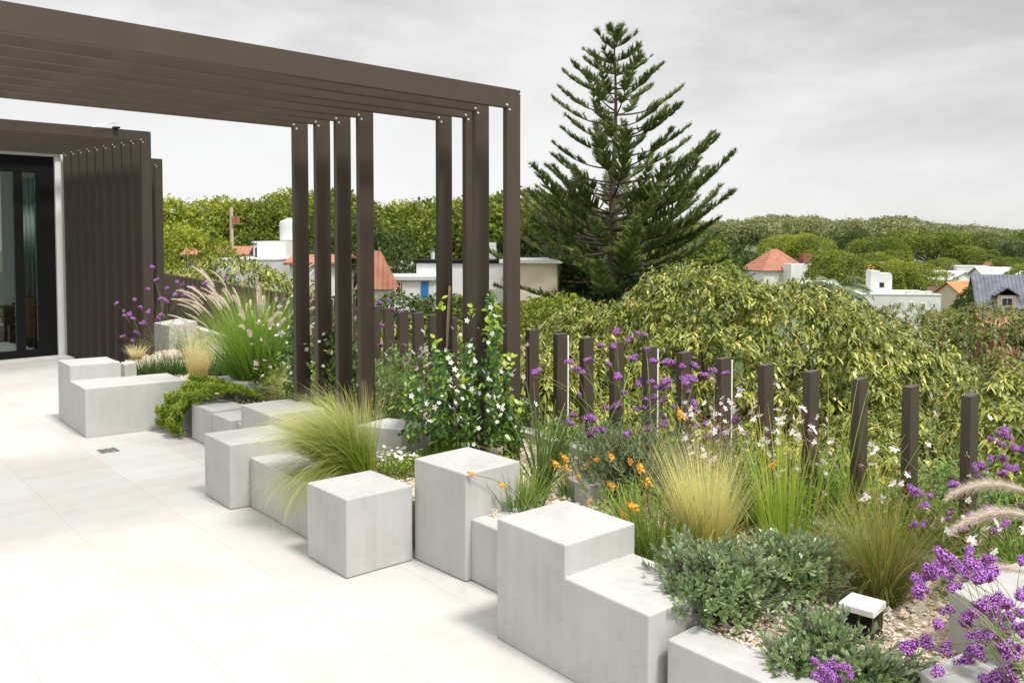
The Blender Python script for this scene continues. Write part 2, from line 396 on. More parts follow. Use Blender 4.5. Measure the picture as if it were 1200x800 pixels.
# gravel chips (beyond counting)
OCT = np.array([[1, 0, 0], [-1, 0, 0], [0, 1, 0], [0, -1, 0], [0, 0, 1], [0, 0, -1.]])
OF = np.array([[0, 2, 4], [2, 1, 4], [1, 3, 4], [3, 0, 4], [2, 0, 5], [1, 2, 5], [3, 1, 5], [0, 3, 5]])
def inpoly(x, y, poly):
    c = np.zeros(len(x), bool); n = len(poly)
    for i in range(n):
        x1, y1 = poly[i]; x2, y2 = poly[(i + 1) % n]
        k = ((y1 > y) != (y2 > y)) & (x < (x2 - x1) * (y - y1) / ((y2 - y1) if y2 != y1 else 1e-9) + x1); c ^= k
    return c
n = 150000
xy = np.c_[rng.uniform(-4.5, 3, n), rng.uniform(1.4, 10.5, n)]
xy = xy[inpoly(xy[:, 0], xy[:, 1], bedpoly)]
keep = rng.random(len(xy)) < np.clip(7.5 / np.maximum(xy[:, 1], 1) ** 1.6 , 0, 1); xy = xy[keep]
n = len(xy); s = rng.uniform(.005, .0135, n)
V = OCT[None] * rng.uniform(.6, 1.3, (n, 6, 1)) * (s[:, None] * np.c_[np.ones(n) * 1.2, rng.uniform(.6, 1, n), rng.uniform(.45, .85, n)])[:, None]
an = rng.random(n) * 6.28; c_, s_ = np.cos(an), np.sin(an)
tl = rng.normal(0, .35, n)
V = np.stack([V[..., 0] * c_[:, None] - V[..., 1] * s_[:, None], V[..., 0] * s_[:, None] + V[..., 1] * c_[:, None], V[..., 2] + V[..., 0] * tl[:, None]], -1)
V += np.c_[xy, .249 + s * .45 + rng.random(n) * .012][:, None]
u = np.repeat(rng.random(n), 6)
mb = MB(); mb.add(V, (OF[None] + (np.arange(n) * 6)[:, None, None]).reshape(-1, 3), np.c_[u, u])
m, nt, N, L, b = mat('cream and tan gravel chips')
uvn = N.new('ShaderNodeUVMap'); sp = N.new('ShaderNodeSeparateXYZ'); L.new(uvn.outputs[0], sp.inputs[0])
r = ramp(N, [(0, (.50, .36, .22)), (.12, (.66, .54, .40)), (.35, (.74, .66, .55)), (.75, (.78, .73, .65)), (.95, (.68, .52, .35))]); L.new(sp.outputs['X'], r.inputs['Fac']); L.new(r.outputs['Color'], b.inputs['Base Color'])
b.inputs['Roughness'].default_value = .85
kind(mb.build('gravel', m), 'stuff')

# ---------------------------------------------------------------- concrete blocks (corners measured on the photograph, in metres)
def block(label, parts, name='concrete_block', bevel=.006, cat='planter block'):
    c = np.mean([p for q, _, _ in parts for p in np.asarray(q)[:, :2]], axis=0)
    mb = MB()
    for q, z0, z1 in parts: prism(mb, np.asarray(q)[:, :2] - c, z0, z1)
    o = mb.build(name, M['concrete'], loc=(c[0], c[1], 0), bevel=bevel)
    return tag(o, label, cat, 'cast concrete blocks edging the planter')
def quad3(l, f, r): l, f, r = map(np.array, (l, f, r)); return [l, f, r, l + r - f]
d140 = np.array([.636, -.772])
def step_block(label, o, s_end, s_step, w1, w2, zt, zl):
    """one casting: tall part from o to o+s_step, low part on to o+s_end; w1, w2: their width vectors"""
    o = np.array(o, float); S1, S2, W1, W2 = map(lambda v: np.array(v, float), (s_step, s_end, w1, w2))
    pts = {}; V = []
    def v(q, z):
        k = (round(q[0], 5), round(q[1], 5), z)
        if k not in pts: pts[k] = len(V); V.append([q[0], q[1], z])
        return pts[k]
    Z = np.zeros(2)
    fcs = [[v(Z, 0), v(S2, 0), v(S2, zl), v(S1, zl), v(S1, zt), v(Z, zt)], [v(S2, 0), v(S2 + W2, 0), v(S2 + W2, zl), v(S2, zl)],
           [v(S1, zl), v(S1 + W1, zl), v(S1 + W1, zt), v(S1, zt)], [v(Z, zt), v(S1, zt), v(S1 + W1, zt), v(W1, zt)],
           [v(W1, 0), v(Z, 0), v(Z, zt), v(W1, zt)]]
    if np.linalg.norm(W2 - W1) > .01:
        fcs += [[v(S1, zl), v(S2, zl), v(S2 + W2, zl), v(S1 + W2, zl), v(S1 + W1, zl)], [v(S1 + W1, 0), v(S1 + W1, zl), v(S1 + W2, zl), v(S1 + W2, 0)],
                [v(S1 + W2, 0), v(S1 + W2, zl), v(S2 + W2, zl), v(S2 + W2, 0)], [v(W1, 0), v(W1, zt), v(S1 + W1, zt), v(S1 + W1, zl), v(S1 + W1, 0)]]
    else:
        fcs += [[v(S1, zl), v(S2, zl), v(S2 + W2, zl), v(S1 + W1, zl)], [v(S2 + W2, 0), v(W1, 0), v(W1, zt), v(S1 + W1, zt), v(S1 + W1, zl), v(S2 + W2, zl)]]
    mb = MB(); mb.V.append(np.array(V)); mb.U.append(np.zeros((len(V), 2))); mb.n = len(V)
    for f in fcs: mb.F.append(np.array([f])); mb.M.append(np.array([0]))
    return tag(mb.build('concrete_block', M['concrete'], loc=(o[0], o[1], .002), bevel=.006), label, 'planter block', 'cast concrete blocks edging the planter')
step_block('long low concrete bench block with a taller step at its end, nearest the glass door', (-3.985, 7.745), (.583, -.725), (.277, -.345), (.323, .23), (.637, .458), .523, .393)
block('square concrete block in front of the leaning feather grass, left of it', [(quad3((-1.912, 5.465), (-1.654, 5.150), (-1.30, 5.405)), .002, .385)])
block('square concrete block with daisies growing behind its top', [(quad3((-1.026, 4.388), (-.775, 4.094), (-.492, 4.336)), .002, .377)])
block('tall square concrete block in the middle, behind the low step and orange flowered tuft', [(quad3((-.485, 4.356), (-.215, 4.055), (.04, 4.302)), .002, .507)])
block('low concrete step tucked between the two tallest blocks', [(quad3((-.195, 4.085), (.03, 3.81), (.30, 4.03)), .002, .291)])
l5, f5, r5 = np.array((-.061, 3.488)), np.array((.193, 3.178)), np.array((.482, 3.428))
step_block('tall concrete block stepping down to a lower seat, largest one in front', l5, np.array((.449, 2.857)) - l5, f5 - l5, r5 - f5, r5 - f5, .482, .360)
block('low concrete planter wall with silver leaved shrub spilling over it', [(quad3((.510, 2.862), (1.62, 1.50), (1.74, 1.61)), .002, .283)], name='planter_wall', cat='planter wall')
block('low concrete wall half hidden under the leaning feather grass', [(quad3((-1.556, 5.216), (-1.0, 4.54), (-.80, 4.72)), .002, .297)], name='planter_wall', cat='planter wall')
a_ = np.array((-2.547, 7.000))
block('sawtooth topped low concrete wall right of the trailing green mound',
      [(quad3(a_, a_ + d140 * .43, a_ + d140 * .43 + np.array([.22, .19])), .002, .283), (quad3(a_ + d140 * .433, a_ + d140 * .80, a_ + d140 * .80 + np.array([.25, .21])), .002, .272)], name='planter_wall', cat='planter wall')
block('concrete block rising behind the sawtooth wall beside the straw coloured grass', [(quad3((-1.885, 6.12), (-1.58, 5.745), (-1.27, 6.0)), .002, .44)])
block('small concrete block sunk in gravel at the foot of the big fountain grass', [(quad3((-2.56, 7.66), (-2.29, 7.29), (-1.99, 7.53)), .2, .395)])
block('pale concrete block between the leaning feather grass and the white flowered climber', [(quad3(P(417, 496, .47), P(470, 501, .47), P(505, 492, .47)), .2, .46)])
block('small white block in the gravel right of the flax plant', [(quad3(P(664, 558, .36), P(688, 569, .36), P(716, 560, .36)), .2, .355)])
block('grey concrete block behind the nearest purple verbena heads', [(quad3(P(1112, 688, .46), P(1186, 733, .46), P(1280, 690, .46)), .2, .46)])
block('low concrete slab at the bottom corner under the verbena stems', [(quad3(P(1078, 783, .33), P(1110, 812, .33), P(1200, 770, .33)), .2, .325)])
block('large white block behind the purple flowers, in front of the dark slat screen', [(quad3(P(180, 378, .54), P(198, 382, .54), P(231, 376, .54)), .003, .54)])
block('little white block peeping out behind the stepped bench', [(quad3(P(141, 425, .44), P(146, 427, .44), P(160, 424, .44)), .2, .44)])
block('low concrete wall end buried under the trailing green mound', [(quad3((-2.755, 7.355), (-2.515, 7.065), (-2.36, 7.19)), .002, .28)], name='planter_wall', cat='planter wall')

# ---------------------------------------------------------------- pergola (local x = A along the beams, y = B across them)
AZ = R(46.1)
A_ = np.array([math.cos(AZ), math.sin(AZ)]); B_ = np.array([-math.sin(AZ), math.cos(AZ)])
def screw_mesh():
    mb = MB()
    for dx, dz in ((-.011, .013), (.011, -.013)):
        a = np.arange(10) / 10 * 2 * np.pi
        ring = np.c_[dx + .0075 * np.cos(a), np.zeros(10), dz + .0075 * np.sin(a)]
        top = np.c_[dx + .0055 * np.cos(a), np.full(10, -.004), dz + .0055 * np.sin(a)]
        i = np.arange(10); j = (i + 1) % 10; base = mb.n
        mb.add(np.r_[ring, top], np.c_[i, j, j + 10, i + 10])
        mb.F.append(np.array([i[::-1] + 10 + base])); mb.M.append(np.array([0]))
    return mb.data('screw_pair', M['screw'])
SCREW = screw_mesh()
def slat_frames(root, frames, z0, H, wa, wb, a_left, mat_, both=()):
    cache = {}
    for i, (ai, bi) in enumerate(frames):
        mb = MB(); box(mb, a_left, ai - .0008, -wb / 2, wb / 2, H - wa, H)
        mb.build('beam', mat_, root, loc=(0, bi, 0), bevel=.002)
        if z0 not in cache:
            mb = MB(); box(mb, 0, wa, -wb / 2, wb / 2, z0, H); cache[z0] = mb.data('post', [mat_])
        p = put('post', cache[z0], root, (ai, bi, 0), bevel=.002)
        put('screw', SCREW, p, (.010, -wb / 2, H - wa + .004))
        if i in both: put('screw', SCREW, p, (wa - .012, -wb / 2, H - .012))
    if True:                                       # the far ends, out of the picture, stand on posts as well
        mb = MB(); box(mb, 0, wa, -wb / 2, wb / 2, .002, H); me = mb.data('post', [mat_])
        for ai, bi in frames: put('post', me, root, (a_left - wa - .001, bi, 0))
pg = thing('pergola', 'tall brown metal pergola of parallel slat beams on flat posts', 'pergola', rz=AZ)
fr = [(3.79, 3.705), (3.762, 3.945), (3.925, 4.205), (3.885, 4.42), (3.442, 4.69), (3.440, 4.935), (3.445, 5.18), (3.428, 5.425)]
slat_frames(pg, fr, .2, 2.48, .115, .036, -3.2, M['slat'], both=(0,))

# ---------------------------------------------------------------- slat fence
def place_fence():
    f = thing('fence', 'row of short upright brown metal slats with open gaps along the terrace edge', 'fence')
    mb = MB(); box(mb, -.05, .05, -.019, .019, .05, .97); me = mb.data('post', [M['slat']])
    xs = [624, 655, 687, 725, 765, 806, 849, 899, 950, 1007, 1069, 1137]
    pts = [P(x, y, .97)[:2] for x, y in zip(xs, (386, 391, 395.5, 400.5, 406, 412, 419, 426.5, 434.5, 443, 451.5, 462))]
    s_ = [float(np.dot(p - line_pt(0), [-.5612, .8277])) for p in pts]
    step = s_[0] / 11
    k = np.r_[np.arange(-5, 0) * step, np.array(s_[::-1]), s_[0] + step * np.arange(1, 43)]
    out = []
    for v in k:
        q = line_pt(v)
        # the far left end bends out a little
        if v > 6: q = q + FN * (.0055 * (v - 6) ** 1.5)
        out.append((put('post', me, f, (q[0], q[1], 0), bevel=.002, rot=(0, 0, AZ)), v))
    led = MB(); box(led, -.006, .006, -.008, .008, .28, .955); lm = led.data('light_strip', [M['led']])
    for o, v in out:
        for j in (1, 4, 6):
            if abs(v - s_[j]) < 1e-6: put('light_strip', lm, o, (.058, -.012, 0))
place_fence()

# ---------------------------------------------------------------- pavilion with the sliding door
pv = thing('pavilion', 'low pavilion clad in dark brown slat frames around a black glass door', 'building', rz=AZ)
fr = [(4.38, 12.44 - i * .2625) for i in range(10)]
slat_frames(pv, fr, .003, 2.805, .115, .036, 1.2, M['slat2'], both=(9,))
mb = MB(); box(mb, 1.0, 4.5, 12.62, 12.72, .003, 2.69); 
# back wall with the door opening, reveal and solid upper part
mbw = MB(); box(mbw, 4.36, 4.6, 12.56, 12.70, .003, 2.80); box(mbw, .9, 4.36, 12.56, 12.70, 2.67, 2.80)
mbw.build('wall', M['white'], pv)
tr = MB(); box(tr, 4.285, 4.3575, 12.48, 12.66, .003, 2.655); box(tr, .9, 4.3575, 12.48, 12.66, 2.657, 2.705); tr.build('trim', M['white'], pv)
bx = MB(); box(bx, .9, 4.6, 12.9, 18.5, 2.705, 2.82); box(bx, 4.48, 4.6, 12.72, 18.37, .003, 2.703); box(bx, .9, 4.6, 18.385, 18.5, .003, 2.703); bx.build('roof', M['mortar'], pv)
fl = MB(); box(fl, .9, 4.47, 12.75, 18.3, .003, .02); fl.build('interior_floor', M['intfloor'], pv)
iw = MB(); box(iw, .9, 4.6, 18.3, 18.36, .02, 1.0); box(iw, .9, 4.6, 18.3, 18.36, 2.3, 2.7); box(iw, .9, 2.3, 18.3, 18.36, 1.0, 2.3); iw.build('interior_wall', M['interior'], pv)
dr = MB()
box(dr, 4.06, 4.283, 12.52, 12.60, .003, 2.655); box(dr, .9, 4.06, 12.52, 12.60, 2.44, 2.655); box(dr, .9, 4.06, 12.52, 12.60, .003, .13)
door = dr.build('door', M['black'], pv)
for x0 in (3.80, 2.21): st = MB(); box(st, x0, x0 + .1, 12.525, 12.60, .132, 2.438); st.build('stile', M['black'], door)
for x0, x1 in ((.9, 2.198), (2.322, 3.798), (3.902, 4.058)):
    g = MB(); box(g, x0, x1, 12.555, 12.565, .132, 2.438); g.build('pane', M['glass'], door)
sl_ = MB(); box(sl_, .9, 4.36, 12.2, 12.515, .002, .035); sl_.build('sill', M['kerb'], pv)
def Lp(a, b, z=0): return np.r_[A_ * a + B_ * b, z]
# a second, farther group of frames
sc2 = thing('slat_screen', 'farther dark slat frames just right of the pavilion corner', 'screen', rz=AZ)
slat_frames(sc2, [(6.06, 13.45), (6.06, 13.70), (6.06, 13.95), (6.06, 14.2)], .003, 2.805, .115, .036, 4.75, M['slat2'], both=(0,))
# things inside the door
cb = thing('crate', 'dark timber crate standing inside the glass door', 'crate', Lp(3.45, 13.3, .022), AZ)
mb = MB()
for k in range(5): box(mb, -.7, .55, -.2, .2, .02 + k * .13, .13 + k * .13)
mb.build('boards', M['crate'], cb, bevel=.006)
for sx in (-.66, .46):
    q = MB(); box(q, sx, sx + .07, -.235, -.203, 0, .70); q.build('batten', M['crate'], cb, bevel=.004)
bk_ = thing('basket', 'orange woven basket on a violet cloth beside the door frame', 'basket', Lp(4.13, 12.98, .022), AZ)
mb = MB(); a = np.arange(20) / 20 * 2 * np.pi; zz = np.array([0, .12, .26, .40, .52]); rr = np.array([.17, .20, .215, .21, .20])
tubes(mb, np.stack([np.zeros(5), np.zeros(5), zz + .24], -1)[None], rr[None], 20); mb.build('body', M['basket'], bk_, smooth=True)
mb = MB(); 
for z in (.30, .42, .54, .66, .76):
    P0 = np.c_[.222 * np.cos(np.linspace(0, 6.283, 25)), .222 * np.sin(np.linspace(0, 6.283, 25)), np.full(25, z)]
    tubes(mb, P0[None], np.full((1, 25), .013), 5)
mb.build('hoop', M['basket'], bk_, smooth=True)
mb = MB(); box(mb, -.2, .2, -.2, .2, 0, .235); mb.build('cloth', M['purple'], bk_, bevel=.03)
ct = MB(); x = np.linspace(0, .26, 60); y = .02 * np.sin(x * 110)
C = np.stack([np.stack([x, y, np.full(60, .05)], -1), np.stack([x, y, np.full(60, 2.4)], -1)], 1)
idx = np.arange(120).reshape(60, 2); ct.add(C.reshape(-1, 3), np.c_[idx[:-1, 0], idx[1:, 0], idx[1:, 1], idx[:-1, 1]])
o = ct.build('curtain', M['curtain'], smooth=True); o.location = [float(v) for v in Lp(4.10, 13.35, .02)]; o.rotation_euler = (0, 0, AZ); tag(o, 'pale green hanging curtain behind the door glass', 'curtain')
# roof bracket on the pavilion edge
rb = thing('roof_bracket', 'small bent wire bracket clipped on the pavilion roof edge', 'bracket', Lp(4.02, 10.02, 2.806), AZ)
pts = np.array([[-.16, 0, .0], [-.02, 0, .05], [.08, 0, .065], [.08, 0, .0]])
mb = MB(); tubes(mb, pts[None], np.full((1, 4), .004), 5); tubes(mb, (pts + [0, .06, 0])[None], np.full((1, 4), .004), 5); mb.build('wire', M['steel'], rb)
mb = MB(); box(mb, .05, .11, -.01, .07, -.0, .018); mb.build('clip', M['black'], rb)

# floor drain
dc = P(127, 528, 0)
dn = thing('floor_drain', 'small square steel drain grate set in the paving beside the bench', 'drain', (dc[0], dc[1], .002), R(-50))
mb = MB(); box(mb, -.065, .065, -.065, .065, 0, .003); mb.build('frame', M['steel'], dn)
mb = MB()
for i in range(5):
    for j in range(5):
        if (i + j) % 2 == 0: box(mb, -.055 + i * .023, -.040 + i * .023, -.055 + j * .023, -.040 + j * .023, .0032, .0045)
mb.build('slot', M['black'], dn)

# garden lamp
lc = P(1010, 742, .25)
gl = thing('garden_lamp', 'square black garden light with white cap standing in the gravel', 'garden light', (lc[0], lc[1], .25), R(-42))
mb = MB(); box(mb, -.052, .052, -.052, .052, 0, .085); mb.build('body', M['black'], gl, bevel=.003)
mb = MB(); box(mb, -.06, .06, -.06, .06, .086, .112); mb.build('cap', M['led'], gl, bevel=.005)
# ================================================================== plants
G = .25
def px_m(d): return F / d
FOL = {}
FOL['stipa_gold'] = foliage('golden feather grass', [(0, (.22, .185, .035)), (.5, (.29, .235, .05)), (1, (.16, .17, .03))], [(0, (.60, .45, .17)), (.5, (.68, .54, .27)), (1, (.45, .38, .11))], (.1, .6), .35, .6, gain=1.55)
FOL['stipa_straw'] = foliage('straw feather grass', [(0, (.30, .21, .07)), (1, (.42, .29, .10))], [(0, (.66, .50, .25)), (1, (.72, .58, .34))], (.05, .5), .35, .6, gain=1.3)
FOL['stipa_green'] = foliage('fresh green feather grass with straw tips', [(0, (.075, .12, .015)), (.5, (.14, .19, .022)), (1, (.22, .25, .035))], [(0, (.24, .27, .04)), (.4, (.44, .40, .12)), (.75, (.60, .49, .27)), (1, (.64, .52, .34))], (.45, .95), .4, .55, gain=1.6)
FOL['fountain'] = foliage('bright green fountain grass blades', [(0, (.05, .11, .012)), (.5, (.10, .18, .02)), (1, (.17, .26, .035))], [(0, (.10, .17, .02)), (1, (.26, .33, .06))], (.5, 1), .4, .45, gain=1.75)
FOL['sedge'] = foliage('yellow green sedge blades', [(0, (.12, .19, .02)), (.6, (.20, .28, .03)), (1, (.30, .33, .05))], [(0, (.22, .29, .04)), (1, (.45, .43, .10))], (.5, 1), .4, .45, gain=1.6)
FOL['tussock'] = foliage('olive tussock grass', [(0, (.07, .09, .015)), (.6, (.12, .14, .025)), (1, (.22, .17, .06))], [(0, (.17, .19, .03)), (.7, (.30, .29, .07)), (1, (.42, .32, .15))], (.3, .9), .35, .5, gain=1.4)
FOL['bulbine'] = foliage('green bulbine leaves', [(0, (.05, .10, .015)), (1, (.11, .18, .03))], [(0, (.14, .20, .03)), (1, (.24, .28, .06))], (.4, 1), .3, .4, gain=1.6)
FOL['dark'] = foliage('dark green tuft leaves', [(0, (.025, .06, .012)), (1, (.06, .12, .02))], trans=.25, rough=.45, gain=1.4)
FOL['flax'] = foliage('dark flax leaves', [(0, (.035, .07, .02)), (1, (.10, .16, .035))], [(0, (.10, .15, .035)), (1, (.22, .26, .06))], (.5, 1), .3, .35, gain=1.4)
FOL['silver'] = foliage('silver green shrub leaves', [(0, (.060, .105, .030)), (.5, (.115, .170, .060)), (.85, (.21, .27, .12)), (1, (.36, .41, .25))], trans=.15, rough=.32, spec=.75, back=(.38, .45, .30), gain=1.4)
FOL['thyme'] = foliage('tiny creeping leaves', [(0, (.07, .12, .012)), (.6, (.15, .21, .02)), (1, (.24, .29, .04))], trans=.3, gain=1.45)
FOL['jasmine'] = foliage('glossy climber leaves', [(0, (.02, .055, .012)), (.55, (.045, .11, .018)), (.8, (.12, .22, .02)), (1, (.28, .38, .03))], trans=.3, rough=.3, spec=.5, gain=1.25)
FOL['grey'] = foliage('grey green feathery leaves', [(0, (.09, .13, .055)), (1, (.19, .24, .11))], trans=.25, gain=1.4)
FOL['stemg'] = foliage('thin green flower stems', [(0, (.08, .12, .025)), (1, (.16, .20, .05))], trans=.05, gain=1.4)
FOL['stemr'] = foliage('thin reddish flower stems', [(0, (.10, .11, .03)), (.5, (.16, .10, .05)), (1, (.20, .07, .05))], trans=.05)
FOL['herb'] = foliage('soft green herb leaves', [(0, (.05, .09, .02)), (.7, (.10, .17, .03)), (1, (.20, .17, .06))], trans=.3, gain=1.6)
FOL['verb'] = foliage('violet verbena florets', [(0, (.30, .08, .40)), (.4, (.46, .17, .58)), (1, (.66, .38, .76))], trans=.3, rough=.6, spec=.2)
FOL['calyx'] = foliage('dark purple calyces', [(0, (.18, .05, .17)), (1, (.30, .10, .24))], trans=.1)
FOL['gaura'] = foliage('white gaura petals', [(0, (.85, .83, .82)), (.8, (.84, .79, .79)), (1, (.74, .52, .54))], trans=.35, rough=.6, spec=.2)
FOL['pink'] = foliage('pink gaura buds', [(0, (.50, .20, .19)), (1, (.66, .38, .34))], trans=.2)
FOL['jflower'] = foliage('white jasmine petals', [(0, (.84, .84, .80)), (1, (.80, .80, .72))], trans=.3)
FOL['orange'] = foliage('orange bulbine florets', [(0, (.70, .22, .02)), (.5, (.80, .36, .03)), (1, (.82, .50, .08))], trans=.3)
FOL['yellow'] = foliage('yellow flower centres', [(0, (.65, .45, .05)), (1, (.75, .58, .10))], trans=.1)
FOL['plume'] = foliage('pinkish fountain grass bristles', [(0, (.66, .50, .45)), (.5, (.78, .67, .58)), (1, (.86, .80, .70))], trans=.4, rough=.7, spec=.2)
FOL['plumew'] = foliage('creamy fountain grass bristles', [(0, (.74, .63, .46)), (1, (.84, .78, .62))], trans=.4, rough=.7, spec=.2)

# --- flower meshes shared by all copies
def verbena_head(seed, rad):
    global rng; keep, rng = rng, np.random.default_rng(seed)
    mb = MB(); nd = rng.integers(3, 6)
    for k in range(nd):
        c = np.array([rng.normal(0, .42), rng.normal(0, .42), rng.normal(0, .18)]) * rad if k else np.zeros(3)
        rr = rad * rng.uniform(.5, .68)
        n = 26; i = np.arange(n); ph = i * 2.39996; zz = 1 - (i + .5) / n * 1.15; q = np.sqrt(np.maximum(0, 1 - zz ** 2))
        d = np.stack([q * np.cos(ph), q * np.sin(ph), zz], -1) + rng.normal(0, .12, (n, 3)); d = nrm(d)
        p = c + d * rr * rng.uniform(.82, 1.28, (n, 1))
        t1 = nrm(np.cross(d, rand_dir(n))); t2 = np.cross(d, t1)
        for m in range(5):
            a = m / 5 * 6.283
            pd = t1 * math.cos(a) + t2 * math.sin(a) + d * .25
            leaves(mb, p, pd, d, rr * .25, rr * .22, .0, ((0, .3), (.55, 1), (1, .5)), 0, rng.random(n))
        ap = np.stack([np.tile(c - [0, 0, rr * 1.0], (n, 1)), p * .96 + c * .04], 1)
        tubes(mb, ap, np.full((n, 2), rr * .09), 3, mi=1)
    me = mb.data('flower_head', [FOL['verb'], FOL['calyx']]); rng = keep; return me
VH = [verbena_head(50 + i, .017) for i in range(5)]

def star(mb, c, nrmv, n, L, W, mi, cup=.15, u=None, phase=0):
    t1 = nrm(np.cross(nrmv, [.31, .17, .9])); t2 = np.cross(nrmv, t1)
    for m in range(n):
        a = phase + m / n * 6.283
        leaves(mb, [c], [t1 * math.cos(a) + t2 * math.sin(a) + nrmv * cup], nrmv, L, W, .05, ((0, .2), (.45, .9), (.75, 1), (1, .25)), mi, np.array([rng.random() * .7 if u is None else u]))
def gaura_flower(seed):
    mb = MB(); r_ = np.random.default_rng(seed)
    for k in range(1):
        c = np.array([0, 0, 0]) + r_.normal(0, .008, 3) * (k > 0)
        nv = nrm(r_.normal(0, .6, 3) + [0, 0, .5])
        for a in (-1.15, -.4, .4, 1.15):
            t1 = nrm(np.cross(nv, [.2, .9, .1])); t2 = np.cross(nv, t1)
            leaves(mb, [c], [t1 * math.sin(a * 1.25) + t2 * math.cos(a * 1.25) + nv * .2], nv, .0165, .0095, .1, ((0, .12), (.4, .6), (.72, 1), (1, .35)), 0, np.array([r_.random() * .8]))
        for a in (-.5, -.2, .1, .4): leaves(mb, [c], [-t2 * 1 + t1 * a + nv * .5], nv, .013, .0012, .2, ((0, 1), (1, 1)), 1, np.array([.8]))
    n = 5
    leaves(mb, r_.normal(0, .012, (n, 3)) - [0, 0, .008], r_.normal(0, .4, (n, 3)) + [0, 0, 1], [1, 0, 0], .011, .003, .1, OVAL, 1, r_.random(n))
    return mb.data('flower', [FOL['gaura'], FOL['pink']])
GF = [gaura_flower(i) for i in range(6)]
def jas_flower(seed):
    mb = MB(); r_ = np.random.default_rng(seed + 90)
    for k in range(1):
        c = r_.normal(0, .012, 3) * (k > 0); nv = nrm(r_.normal(0, .5, 3) + [0, 0, .4])
        star(mb, c, nv, 5, .0155, .0085, 0, phase=r_.random() * 6)
        star(mb, c + nv * .002, nv, 4, .0035, .003, 1)
    return mb.data('flower', [FOL['jflower'], FOL['yellow']])
JF = [jas_flower(i) for i in range(5)]
def daisy():
    mb = MB(); star(mb, np.zeros(3), np.array([.1, -.1, 1.]), 7, .010, .0065, 0); star(mb, np.array([0, 0, .002]), np.array([.1, -.1, 1.]), 5, .003, .003, 1)
    return mb.data('flower', [FOL['jflower'], FOL['yellow']])
DF = daisy()
def bulb_spike(seed):
    mb = MB(); r_ = np.random.default_rng(seed + 30); H = .055
    for k in range(22):
        t = k / 22; a = k * 2.4; z = t * H; rr = .011 * (1 - t) + .003
        nv = nrm(np.array([math.cos(a), math.sin(a), .35 + t]))
        if t < .62: star(mb, nv * rr + [0, 0, z], nv, 6, .0088, .0042, 0, .3, u=.4 + .6 * r_.random(), phase=r_.random() * 6)
        else: leaves(mb, [nv * rr * .5 + [0, 0, z]], [nv + [0, 0, 1.5]], [1, 0, 0], .010, .005, 0, OVAL, 0, np.array([r_.random() * .4]))
    tubes(mb, np.array([[[0, 0, -.01], [0, 0, H]]]), np.array([[.0018, .001]]), 4, mi=1)
    return mb.data('flower_spike', [FOL['orange'], FOL['stemr']])
BS = [bulb_spike(i) for i in range(3)]
def plume_mesh(seed, L=.2, bend=.6, rad=.014, mt='plume', n=420):
    """bristly seed head along +x, curling down"""
    global rng; keep, rng = rng, np.random.default_rng(seed + 70)
    mb = MB(); k = 9; t = np.linspace(0, 1, k); th = -bend * t ** 1.2
    C = np.c_[np.r_[0, np.cumsum(np.cos(th[:-1]) * L / (k - 1))], np.zeros(k), np.r_[0, np.cumsum(np.sin(th[:-1]) * L / (k - 1))]]
    tubes(mb, C[None], (rad * .35 * np.sin(np.pi * np.clip(t * .92 + .06, 0, 1)) ** .6 + .0008)[None], 5)
    s = rng.random(n) ** .9; p = np.stack([np.interp(s, t, C[:, i]) for i in range(3)], -1)
    ths = np.interp(s, t, th); ax = np.stack([np.cos(ths), np.zeros(n), np.sin(ths)], -1)
    d = nrm(rng.normal(size=(n, 3))); d = nrm(d - ax * np.sum(d * ax, 1, keepdims=True)) + ax * rng.uniform(.5, 1.1, (n, 1))
    prof = np.sin(np.pi * np.clip(s * .85 + .12, 0, 1)) ** .6
    leaves(mb, p, d, ax, rad * 1.6 * prof * rng.uniform(.6, 1.4, n), .0013, .0, ((0, 1), (1, .3)))
    me = mb.data('plume', FOL[mt]); rng = keep; return me
PL = [plume_mesh(i, .20 + .03 * i, .3 + .2 * i, .0135, 'plume', 420) for i in range(4)]
PLW = [plume_mesh(20 + i, .15, .5 + .6 * i, .014, 'plumew') for i in range(2)]
PLB = [plume_mesh(40 + i, .25, 1.2 + .3 * i, .017, 'plume', 2000) for i in range(2)]

def orient(dirv):
    v = mathutils.Vector([float(x) for x in dirv]).normalized()
    return v.to_track_quat('Z', 'Y').to_euler()

def bez(p0, p1, bulge, k=7, pw=.55):
    p0 = np.asarray(p0, float); p1 = np.asarray(p1, float)
    c = p0 * (1 - pw) + p1 * pw; c[:, :2] = p0[:, :2] * .75 + p1[:, :2] * .25; c[:, 2] = p0[:, 2] * .35 + p1[:, 2] * .65
    c = c + bulge
    t = np.linspace(0, 1, k)[None, :, None]
    return p0[:, None] * (1 - t) ** 2 + 2 * c[:, None] * t * (1 - t) + p1[:, None] * t ** 2

def grass(name, label, cat, base, specs, mat_, z=G, extra=None, group=None):
    t = thing(name, label, cat, (base[0], base[1], z), group=group)
    mb = MB()
    for sp in specs: C = blades(mb, **sp)
    mb.build('leaves', FOL[mat_], t)
    return t

